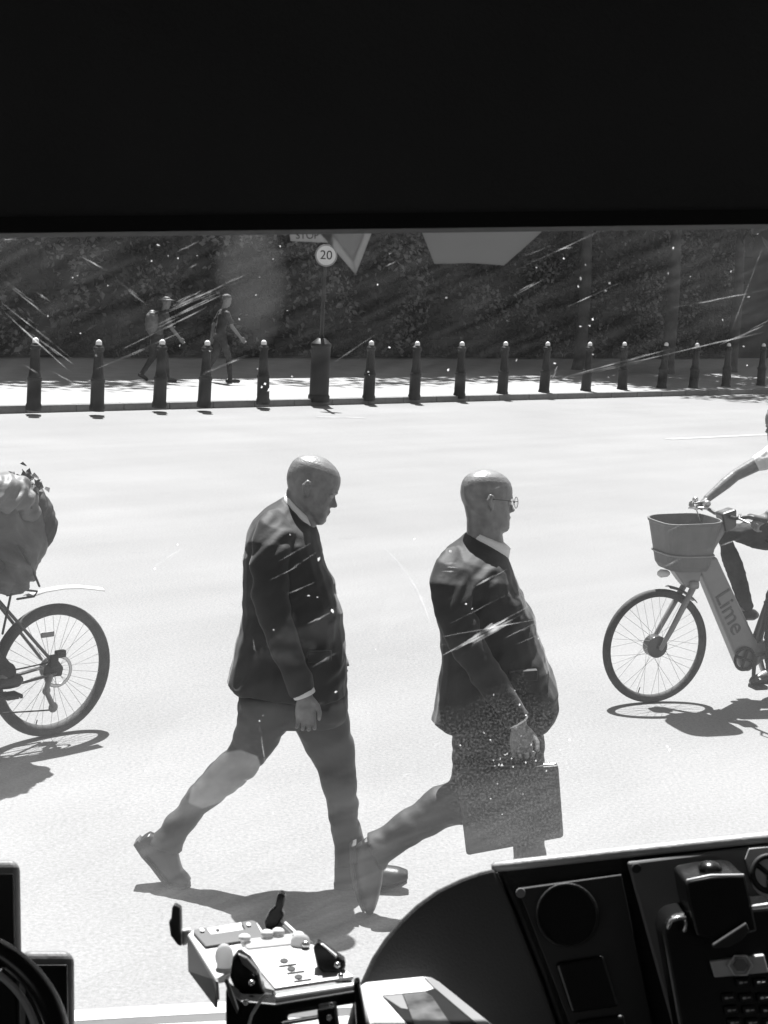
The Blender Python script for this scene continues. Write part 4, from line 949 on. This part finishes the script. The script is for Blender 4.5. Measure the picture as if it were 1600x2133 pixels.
sticker('windscreen_sticker', 'grey triangular sticker pointing down under the blind', [(610, 420), (800, 420), (741, 572)], 'sticker_pale', [(655, 440), (778, 440), (736, 545)], .007)
pl = sticker('windscreen_sticker', 'small pale oblong sticker with dark lettering under the blind', [(600, 440), (690, 440), (694, 506), (605, 502)], 'sticker_pale')
o = obj('lettering', text_mesh('STOP', .0085, .0003), M('ink'), pl); mm = frame_mtx(Wp(640, 491, .0065), wx, wy)
o.matrix_parent_inverse = Matrix(); o.matrix_local = parent_inv(pl) @ mm
# roller blind
ZB = 1.22
bl = empty('sun_blind', P(800, 300, ZB)); tag(bl, 'black roller blind drawn down over the top of the windscreen', 'blind')
t = bmesh.new(); bmesh.ops.create_grid(t, x_segments=24, y_segments=24, size=.5)
for v in t.verts:
    u_, v_ = v.co.x + .5, v.co.y + .5
    v.co = P(-900 + 3400 * u_, -900 + 1358 * v_ + (5 - 13 * ((-900 + 3400 * u_) / 1600)) * v_, ZB + .004 * math.sin(u_ * 9) * (1 - v_))
o = wobj('blind_cloth', t, M('blind_cloth'), bl, smooth=True); sm = o.modifiers.new('solid', 'SOLIDIFY'); sm.thickness = .0012
def ly(x, a, b): return a + (b - a) * x / 1600
t = bmesh.new(); slab(t, [P(-900, ly(-900, 452, 436), ZB - .008), P(2500, ly(2500, 452, 436), ZB - .008), P(2500, ly(2500, 486, 467), ZB - .008), P(-900, ly(-900, 486, 467), ZB - .008)], fw * .02)
bb = wobj('bottom_bar', t, M('blind_bar'), bl)
t = bmesh.new(); slab(t, [P(-900, ly(-900, 486.5, 467.5), ZB + .004), P(2500, ly(2500, 486.5, 467.5), ZB + .004), P(2500, ly(2500, 491, 471), ZB + .004), P(-900, ly(-900, 491, 471), ZB + .004)], fw * .006)
wobj('edge_strip', t, M('seal_edge'), bb)
# ---------------------------------------------------------------- dashboard on the right
DZ = lambda y: 1 / (1 / 1.19 + (y - 1780) / 350 * (1 / 1.16 - 1 / 1.19))          # the fascia leans a little towards the driver at its foot
def D(x, y, lift=0): return P(x, y, DZ(y) - lift)
db = empty('dashboard', D(1100, 2300)); tag(db, 'black bus dashboard with curved cowl filling the lower right', 'dashboard')
arc = [(738, 2075), (752, 2040), (775, 1990), (800, 1952), (830, 1916), (868, 1880), (910, 1850), (960, 1826), (1000, 1812), (1033, 1804)]
t = bmesh.new(); slab(t, [D(x, y) for x, y in arc] + [D(1075, 1900), D(1130, 2040), D(1230, 2330), D(690, 2330), D(715, 2160)], Vector((0, .08, -.10))); wobj('cowl_cheek', t, M('dash_cheek'), db, bevel=.004, seg=3)
t = bmesh.new(); slab(t, [D(1034, 1805, -.004), D(1300, 1774, -.004), D(1750, 1724, -.004), D(1750, 2330, -.004), D(1233, 2330, -.004), D(1132, 2040, -.004), D(1077, 1900, -.004)], Vector((0, .08, -.10))); wobj('fascia', t, M('dash_black'), db, bevel=.003)
t = bmesh.new(); chain(t, [P(x, ly(x, 1925, 1744) if 0 else 1806 - (x - 1030) * .1135 + .00001 * (x - 1030) ** 2, 1.192) for x in range(1032, 1760, 60)], .0042, 10); wobj('top_trim', t, M('dash_trim'), db, smooth=True)
t = bmesh.new(); slab(t, [D(1080, 1852, .004), D(1295, 1822, .004), D(1400, 2330, .004), D(1262, 2330, .004)], fw * .004); p1_ = wobj('gauge_panel', t, M('panel_dark'), db, bevel=.0006)
def disc(name, x, y, r, m, par, lift, h=.004, n=32, ring=None):
    c = D(x, y, lift); t = bmesh.new(); a = rt; b = (D(x, y - 50, lift) - D(x, y + 50, lift)).normalized(); nn = a.cross(b)
    q = r / FPX * DZ(y)
    if ring: torus(t, c, nn, q, ring, n, 8)
    else: loft(t, [[c + (a * math.cos(k * 2 * math.pi / n) + b * math.sin(k * 2 * math.pi / n)) * q for k in range(n)], [c - nn * h + (a * math.cos(k * 2 * math.pi / n) + b * math.sin(k * 2 * math.pi / n)) * q for k in range(n)]])
    return wobj(name, t, M(m), par, bevel=0 if ring else .0006, smooth=bool(ring))
disc('round_vent', 1182, 1906, 62, 'gloss_black', p1_, .007)
disc('vent_ring', 1182, 1906, 62, 'dash_black', p1_, .007, ring=.0012)
disc('bolt', 1085, 1860, 10, 'panel_grey', p1_, .007, .003)
t = bmesh.new(); slab(t, [D(1158, 2008, .008), D(1258, 1992, .008), D(1290, 2098, .008), D(1192, 2112, .008)], fw * .004); wobj('switch_blank', t, M('gloss_black'), p1_, bevel=.003)
t = bmesh.new(); slab(t, [D(1200, 2128, .008), D(1300, 2115, .008), D(1330, 2220, .008), D(1232, 2230, .008)], fw * .004); wobj('switch_blank', t, M('gloss_black'), p1_, bevel=.003)
t = bmesh.new(); slab(t, [D(1306, 1796, .004), D(1620, 1757, .004), D(1740, 1742, .004), D(1760, 2330, .004), D(1452, 2330, .004), D(1400, 2133, .004)], fw * .004); p2_ = wobj('switch_panel', t, M('panel_grey'), db, bevel=.002)
disc('bolt', 1326, 1809, 10, 'ink', p2_, .007, .003)
t = bmesh.new(); slab(t, [D(1560, 1768, .0055), D(1680, 1755, .0055), D(1700, 1880, .0055), D(1600, 1885, .0055), D(1570, 1850, .0055), D(1552, 1790, .0055)], fw * .0015); ic = wobj('wheel_sticker', t, M('plate_grey'), db, bevel=.0005)
disc('wheel_symbol', 1604, 1820, 36, 'ink', ic, .0065, ring=.0022)
t = bmesh.new(); chain(t, [D(1575, 1800, .0065), D(1604, 1822, .0065), D(1634, 1800, .0065)], .0022, 6); chain(t, [D(1604, 1822, .0065), D(1606, 1855, .0065)], .0022, 6); wobj('wheel_spokes', t, M('ink'), ic, smooth=True)
# radio handset clipped to the dash
hs = empty('radio_handset', D(1500, 2133)); tag(hs, 'black radio handset with keypad clipped to the dashboard panel', 'handset')
t = bmesh.new(); slab(t, [D(1380, 1948, .04), D(1384, 1922, .04), D(1398, 1908, .04), D(1425, 1902, .04), D(1620, 1886, .04), D(1690, 2330, .04), D(1448, 2330, .04)], fw * .034); hb = wobj('handset_body', t, M('gloss_black'), hs, bevel=.006, seg=3)
t = bmesh.new(); slab(t, [D(1429, 1842, .058), D(1436, 1834, .058), D(1480, 1826, .058), D(1530, 1822, .058), D(1552, 1824, .058), D(1566, 1880, .058), D(1578, 1940, .058), D(1500, 1962, .058), D(1452, 1950, .058), D(1437, 1890, .058)], fw * .05); wobj('cradle', t, M('gloss_black'), hs, bevel=.004, seg=3)
t = bmesh.new(); ell(t, D(1480, 1810, .04), (.009, .009, .006)); box(t, D(1480, 1818, .035), (.016, .016, .008)); wobj('knob', t, M('gloss_black'), hs, smooth=True)
t = bmesh.new(); chain(t, [D(1392, 1932, .045), D(1398, 1918, .045), D(1412, 1912, .045), D(1428, 1912, .045), D(1430, 1925, .045), D(1426, 1938, .045)], .0018, 8); wobj('hook', t, M('steel'), hs, smooth=True)
t = bmesh.new(); chain(t, [D(1432, 1834, .061), D(1480, 1824, .061), D(1548, 1823, .061)], .0011, 8); wobj('cradle_edge', t, M('plate_grey'), hs, smooth=True)
t = bmesh.new(); chain(t, [D(1570, 1889, .062), D(1640, 1879, .062)], .0016, 8); wobj('clip_edge', t, M('plate_grey'), hs, smooth=True)
t = bmesh.new(); slab(t, [D(1484, 1968, .064), D(1555, 1922, .064), D(1562, 1938, .064), D(1548, 1958, .064), D(1518, 1974, .064), D(1486, 1976, .064)], fw * .004); wobj('clear_clip', t, M('panel_dark'), hs, bevel=.001)
t = bmesh.new(); slab(t, [D(1480, 2003, .044), D(1592, 1989, .044), D(1602, 2026, .044), D(1489, 2037, .044)], fw * .004); bp_ = wobj('badge_plate', t, M('plate_grey'), hs, bevel=.0008)
def hexa(r, lift, x=1543, y=2011):
    c = D(x, y, lift); b = (D(x, y - 50, lift) - D(x, y + 50, lift)).normalized(); q = r / FPX * DZ(y)
    return [c + (rt * math.cos(k * math.pi / 3) * 1.15 + b * math.sin(k * math.pi / 3)) * q for k in range(6)]
t = bmesh.new(); h6 = hexa(21, .046); chain(t, h6 + [h6[0]], .0008, 6, caps=False); wobj('hexagon_emblem', t, M('white_plastic'), bp_)
t = bmesh.new(); slab(t, hexa(13, .0455), fw * .002); wobj('emblem_core', t, M('panel_grey'), bp_)
for rw, (y, xs) in enumerate(((2046, (1546, 1583, 1620)), (2078, (1516, 1553, 1590)), (2104, (1522, 1560, 1597)), (2130, (1528, 1566, 1603)))):
    for x in xs:
        t = bmesh.new(); slab(t, [D(x - 12, y - 6, .044), D(x + 14, y - 9, .044), D(x + 17, y + 8, .044), D(x - 9, y + 11, .044)], fw * .004); kb = wobj('key', t, M('dash_black'), hs, bevel=.001)
        t = bmesh.new(); slab(t, [D(x - 6, y, .0445), D(x + 1, y - 1, .0445), D(x + 2, y + 3, .0445), D(x - 5, y + 4, .0445)], fw * .0004); slab(t, [D(x + 4, y, .0445), D(x + 11, y - 1, .0445), D(x + 11, y + 1, .0445), D(x + 4, y + 2, .0445)], fw * .0004); wobj('key_mark', t, M('plate_grey'), kb)
# display unit at the bottom
du = empty('display_unit', P(880, 2300, 1.0)); tag(du, 'white framed display unit with dark screen at the foot of the cowl', 'display')
EZ = lambda y: 1 / (1 / 1.15 + (y - 2030) / 100 * (1 / 1.075 - 1 / 1.15))
def E_(x, y, l=0): return P(x, y, EZ(y) - l)
bk_ = Vector((0, .03, -.05))
def frame_piece(name, pts, m, l=0): t = bmesh.new(); slab(t, [E_(x, y, l) for x, y in pts], bk_); return wobj(name, t, M(m), du, bevel=.003, seg=3)
frame_piece('casing', [(749, 2052), (760, 2044), (880, 2032), (900, 2034), (915, 2042), (1100, 2190), (1100, 2240), (800, 2240)], 'white_plastic')
t = bmesh.new(); slab(t, [E_(796, 2073, .002), E_(886, 2064, .002), E_(905, 2058, .002), E_(1060, 2190, .002), E_(900, 2190, .002)], bk_ * .1); scn = wobj('screen', t, M('screen'), du, bevel=.0006)
t = bmesh.new(); slab(t, [E_(884, 2036, .0025), E_(900, 2037, .0025), E_(912, 2044, .0025), E_(1094, 2190, .0025), E_(1062, 2190, .0025), E_(906, 2058, .0025)], bk_ * .05); wobj('cowl_shadow_strip', t, M('grey_plastic'), du)  # cowl's shadow on the white casing, put in as a grey strip
t = bmesh.new(); slab(t, [E_(798, 2075, .003), E_(838, 2071, .003), E_(850, 2102, .003), E_(836, 2100, .003)], bk_ * .03); wobj('screen_panel', t, M('grey_plastic'), scn)
t = bmesh.new(); slab(t, [E_(840, 2071, .003), E_(886, 2066, .003), E_(900, 2075, .003), E_(950, 2150, .003), E_(870, 2150, .003)], bk_ * .03); wobj('screen_pattern', t, M('screen_pattern'), scn)  # blotchy grey pattern lying over the dark screen
# ---------------------------------------------------------------- device cradle (white metal tray with arms)
tr_ = empty('device_cradle', P(600, 2250, 1.14)); tag(tr_, 'white metal device cradle with black clamps standing before the windscreen', 'cradle')
TZ = lambda y: 1 / (1 / 1.24 + (y - 1920) / 150 * (1 / 1.12 - 1 / 1.24))
_n = (P(600, 1930, TZ(1930)) - P(500, 1930, TZ(1930))).cross(P(500, 1930, TZ(1930)) - P(500, 2030, TZ(2030))).normalized()
dn = _n if _n.z < 0 else -_n
def Q(x, y, l=0): return P(x, y, TZ(y)) - dn * l
def plate(name, pts, m, par, th=.004, l=0, bevel=.001, **k): t = bmesh.new(); slab(t, [Q(x, y, l) for x, y in pts], dn * th); return wobj(name, t, M(m), par, bevel=bevel, **k)
up_ = plate('upper_plate', [(391, 1946), (402, 1938), (515, 1918), (536, 1921), (560, 1955), (600, 1990), (500, 2010), (448, 2040)], 'white_metal', tr_, .003)
plate('dark_pad', [(404, 1942), (430, 1937), (440, 1951), (510, 1941), (502, 1926), (524, 1922), (533, 1924), (551, 1958), (428, 1977), (403, 1948)], 'tray_pad', up_, .002, .0025)
for x, y in ((421, 1946), (518, 1934)): plate('pad_hole', [(x - 5, y - 2), (x, y - 4), (x + 5, y - 1), (x + 5, y + 3), (x, y + 4), (x - 4, y + 3)], 'white_metal', up_, .001, .004)
plate('label_dot', [(449, 1938), (453, 1936), (458, 1938), (456, 1941), (451, 1941)], 'ink', up_, .0006, .001)
t = bmesh.new(); slab(t, [Q(390, 1948), Q(450, 2044), Q(452, 2052, -.012), Q(390, 1962, -.012)], rt * .002); wobj('side_wall', t, M('grey_plastic'), tr_, bevel=.0006)
t = bmesh.new(); slab(t, [Q(390, 1948, 0), Q(450, 2042, 0), Q(448, 2052, -.018), Q(391, 1978, -.018)], rt * .0015 + fw * .001); wobj('side_flange', t, M('tray_pad'), tr_)
lp = plate('lower_plate', [(501, 1988), (651, 1981), (738, 2049), (573, 2074)], 'white_metal', tr_, .003, .006)
for x, y in ((592, 2018), (607, 2035), (622, 2052)):
    plate('hole', [(x + 9 * math.cos(k * .7854), y + 5 * math.sin(k * .7854)) for k in range(8)], 'ink', lp, .0006, .0068, 0)
for x, y in ((599, 2027), (616, 2042), (630, 2059)):
    plate('slot', [(x - 18, y + 2), (x + 18, y - 3), (x + 19, y - 1), (x - 17, y + 4)], 'ink', lp, .0006, .0068, 0)
t = bmesh.new(); ell(t, Q(637, 1990, .009), (.0035, .0035, .003)); wobj('screw', t, M('steel'), lp, smooth=True)
t = bmesh.new(); slab(t, [Q(500, 1976, .008), Q(612, 1962, .008), Q(655, 1980, .008), Q(515, 1995, .008)], dn * .006); wobj('clamp_bar', t, M('clear_plastic'), tr_, bevel=.002)
for x, y in ((510, 1981), (557, 1972), (580, 1968), (622, 1976)):
    t = bmesh.new(); ell(t, Q(x, y, .011), (.005, .004, .003)); wobj('rivet', t, M('white_plastic'), tr_, smooth=True)
def upright(name, pts, m, z, th=.006): t = bmesh.new(); slab(t, [P(x, y, z) for x, y in pts], fw * th); return wobj(name, t, M(m), tr_, bevel=.0015)
la = upright('left_arm', [(351, 1920), (356, 1915), (358, 1890), (364, 1884), (377, 1892), (379, 1972), (370, 1970), (355, 1950)], 'frame_dark', 1.215, .008)
upright('left_link', [(379, 1938), (396, 1935), (398, 1955), (388, 1970), (379, 1972)], 'white_metal', 1.222, .006)
upright('right_arm', [(550, 1922), (562, 1898), (572, 1890), (577, 1866), (584, 1859), (595, 1866), (592, 1885), (587, 1898), (593, 1906), (578, 1930), (557, 1948)], 'gloss_black', 1.235, .012)
upright('right_bracket', [(557, 1948), (580, 1928), (580, 1955), (566, 1960)], 'plate_grey', 1.236, .008)
t = bmesh.new(); slab(t, [Q(582, 1922, .004), Q(586, 1919, .004), Q(650, 1978, .004), Q(645, 1981, .004)], dn * .012); wobj('right_rail', t, M('white_metal'), tr_, bevel=.0008)
t = bmesh.new(); slab(t, [Q(580, 1924, .002), Q(645, 1984, .002), Q(640, 1990, -.01), Q(578, 1945, -.01)], rt * .001); wobj('rail_web', t, M('tray_pad'), tr_)
for nm, x, y, sx_, sy in (('left_knob', 467, 1992, .0072, .0105), ('right_knob', 626, 1962, .0078, .007)):
    t = bmesh.new(); c = P(x, y, TZ(y) - .02); ell(t, c, (sx_, .004, sy), seg=18); slab(t, [P(x - 18, y + 22, TZ(y) - .02), P(x + 18, y + 22, TZ(y) - .02), P(x + 8, y + 55, TZ(y) - .02), P(x - 12, y + 58, TZ(y) - .02)] if nm == 'left_knob' else [P(x - 16, y + 4, TZ(y) - .02), P(x + 16, y + 8, TZ(y) - .02), P(x + 14, y + 20, TZ(y) - .02), P(x - 14, y + 18, TZ(y) - .02)], fw * .004)
    fuse(nm, t, .0012, M('clear_plastic'), tr_, 2)
upright('left_clamp', [(484, 1998), (495, 1984), (520, 2000), (540, 2030), (550, 2068), (570, 2072), (575, 2085), (500, 2090), (478, 2035)], 'gloss_black', 1.11, .012)
upright('left_clamp_jaw', [(494, 1986), (514, 1995), (536, 2020), (536, 2034), (505, 2010)], 'grey_plastic', 1.107, .004)
upright('right_clamp', [(652, 1975), (662, 1962), (672, 1970), (700, 1990), (718, 2002), (720, 2016), (708, 2032), (735, 2048), (700, 2050), (660, 2015)], 'gloss_black', 1.14, .012)
upright('clamp_edge', [(668, 1967), (673, 1968), (702, 1992), (700, 1996)], 'white_metal', 1.137, .004)
upright('tray_front', [(572, 2076), (740, 2050), (738, 2066), (576, 2094)], 'white_plastic', 1.09, .006)
upright('tray_skirt', [(470, 2062), (500, 2085), (574, 2092), (742, 2064), (748, 2090), (600, 2115), (590, 2260), (470, 2260)], 'gloss_black', 1.085, .02)
upright('mount_post', [(736, 2048), (748, 2044), (765, 2133), (790, 2260), (750, 2260)], 'gloss_black', 1.075, .012)
upright('support_bar', [(585, 2130), (700, 2112), (705, 2118), (590, 2138)], 'steel', 1.07, .005)
upright('support_block', [(660, 2105), (700, 2098), (710, 2180), (670, 2190)], 'gloss_black', 1.068, .015)
upright('left_flag', [(466, 2042), (474, 2040), (497, 2105), (494, 2115), (480, 2085)], 'tray_pad', 1.08, .004)
for x, y in ((512, 2088), (553, 2075), (690, 2094), (686, 2120), (524, 2047), (703, 2010), (710, 2033)):
    t = bmesh.new(); ell(t, P(x, y, 1.066 if y > 2060 else 1.10), (.0022, .0022, .0022), seg=10); wobj('screw', t, M('steel'), tr_, smooth=True)
t = bmesh.new(); chain(t, [P(552, 2074, 1.06), P(538, 2092, 1.06), P(524, 2115, 1.06), P(516, 2145, 1.06), P(515, 2200, 1.06)], .0012, 6); wobj('cable', t, M('plate_grey'), tr_, smooth=True)
dp_ = empty('door_pillar', P(1660, 1760, .45)); tag(dp_, 'dark door pillar grazing the right edge above the dashboard', 'pillar')
pp = [(1640, 900), (1800, 900), (1800, 1900), (1600, 1900), (1607, 1400)]; t = bmesh.new(); loft(t, [[P(x, y, .45) for x, y in pp], [P(x + 90, y, .48) for x, y in pp]]); wobj('pillar_trim', t, M('dash_black'), dp_, bevel=.002)
# ---------------------------------------------------------------- left: wheel, pods, ledge
sw = empty('steering_wheel', P(-130, 2170, .92)); tag(sw, 'black bus steering wheel, part of its rim at the lower left corner', 'steering wheel')
ax_ = (Vector((.12, -.62, .78))).normalized(); c = P(-165, 2215, .92)
t = bmesh.new(); torus(t, c, ax_, .0815, .0075, 72, 14); wobj('rim', t, M('gloss_black'), sw, smooth=True)
t = bmesh.new(); torus(t, c + ax_ * .001, ax_, .069, .0022, 72, 8); wobj('rim_highlight', t, M('dash_trim'), sw, smooth=True)  # highlight along the rim's inner edge, made as a pale ring
t = bmesh.new(); ell(t, c - ax_ * .02, (.03, .03, .02)); wobj('boss', t, M('dash_black'), sw, smooth=True)
for a in (.3, 2.4, 4.5):
    o_ = ax_.orthogonal().normalized(); q_ = ax_.cross(o_); d_ = o_ * math.cos(a) + q_ * math.sin(a)
    t = bmesh.new(); chain(t, [c - ax_ * .015, c + d_ * .078], [.009, .006], 8); wobj('spoke', t, M('gloss_black'), sw, smooth=True)
def pod(name, label, x0, x1, y0, y1, z, lean, m='pod_black'):
    p_ = empty(name, P((x0 + x1) / 2, y1, z)); tag(p_, label, 'dash pod')
    t = bmesh.new(); r_ = 22; pts = [(x0, y1), (x0 - lean, y0), (x1 - lean, y0), (x1, y1)]
    cx_, cy_ = (x0 + x1) / 2, y1; loft(t, [[P(x, y, z) for x, y in pts], [P(cx_ + (x - cx_) * .72, cy_ + (y - cy_) * .975, z + .08) for x, y in pts]]); b = wobj('pod_body', t, M(m), p_, bevel=.0085, seg=6, smooth=False)
    t = bmesh.new(); slab(t, [P(x0 + 14 - lean, y0 + 30, z - .0015), P(x1 - 16 - lean, y0 + 30, z - .0015), P(x1 - 14, y1, z - .0015), P(x0 + 12, y1, z - .0015)], fw * .003); wobj('pod_face', t, M('gloss_black'), p_, bevel=.001)
pod('instrument_pod', 'taller black rounded pod at the left edge behind the steering wheel', -150, 52, 1790, 2260, 1.22, 8)
pod('instrument_pod', 'shorter black rounded pod right of the steering wheel rim', 40, 158, 1980, 2260, 1.16, 2)
le = empty('windscreen_ledge', P(320, 2120, 1.36)); tag(le, 'pale curved ledge at the foot of the windscreen, bottom left', 'ledge')
def LQ(x, y, z=1.36): return P(x, y, z)
xs = list(range(100, 760, 40))
def ledge(name, f0, f1, z0, z1, m):
    t = bmesh.new(); rows = []
    for x in xs:
        a, b = LQ(x, f0(x), z0), LQ(x, f1(x), z1); rows.append([a, b, b - Vector((0, 0, .012)), a - Vector((0, 0, .012))])
    loft(t, rows); return wobj(name, t, M(m), le, smooth=False, bevel=.001)
c0 = lambda x: 2112 - (x - 160) * .066 + .00003 * (x - 160) ** 2
ledge('ledge_top', lambda x: c0(x) - 8, lambda x: c0(x) + 14, 1.37, 1.33, 'white_metal')
ledge('ledge_step', lambda x: c0(x) + 15, lambda x: c0(x) + 30, 1.328, 1.31, 'tray_pad')
ledge('ledge_lower', lambda x: c0(x) + 31, lambda x: c0(x) + 110, 1.308, 1.20, 'white_metal')
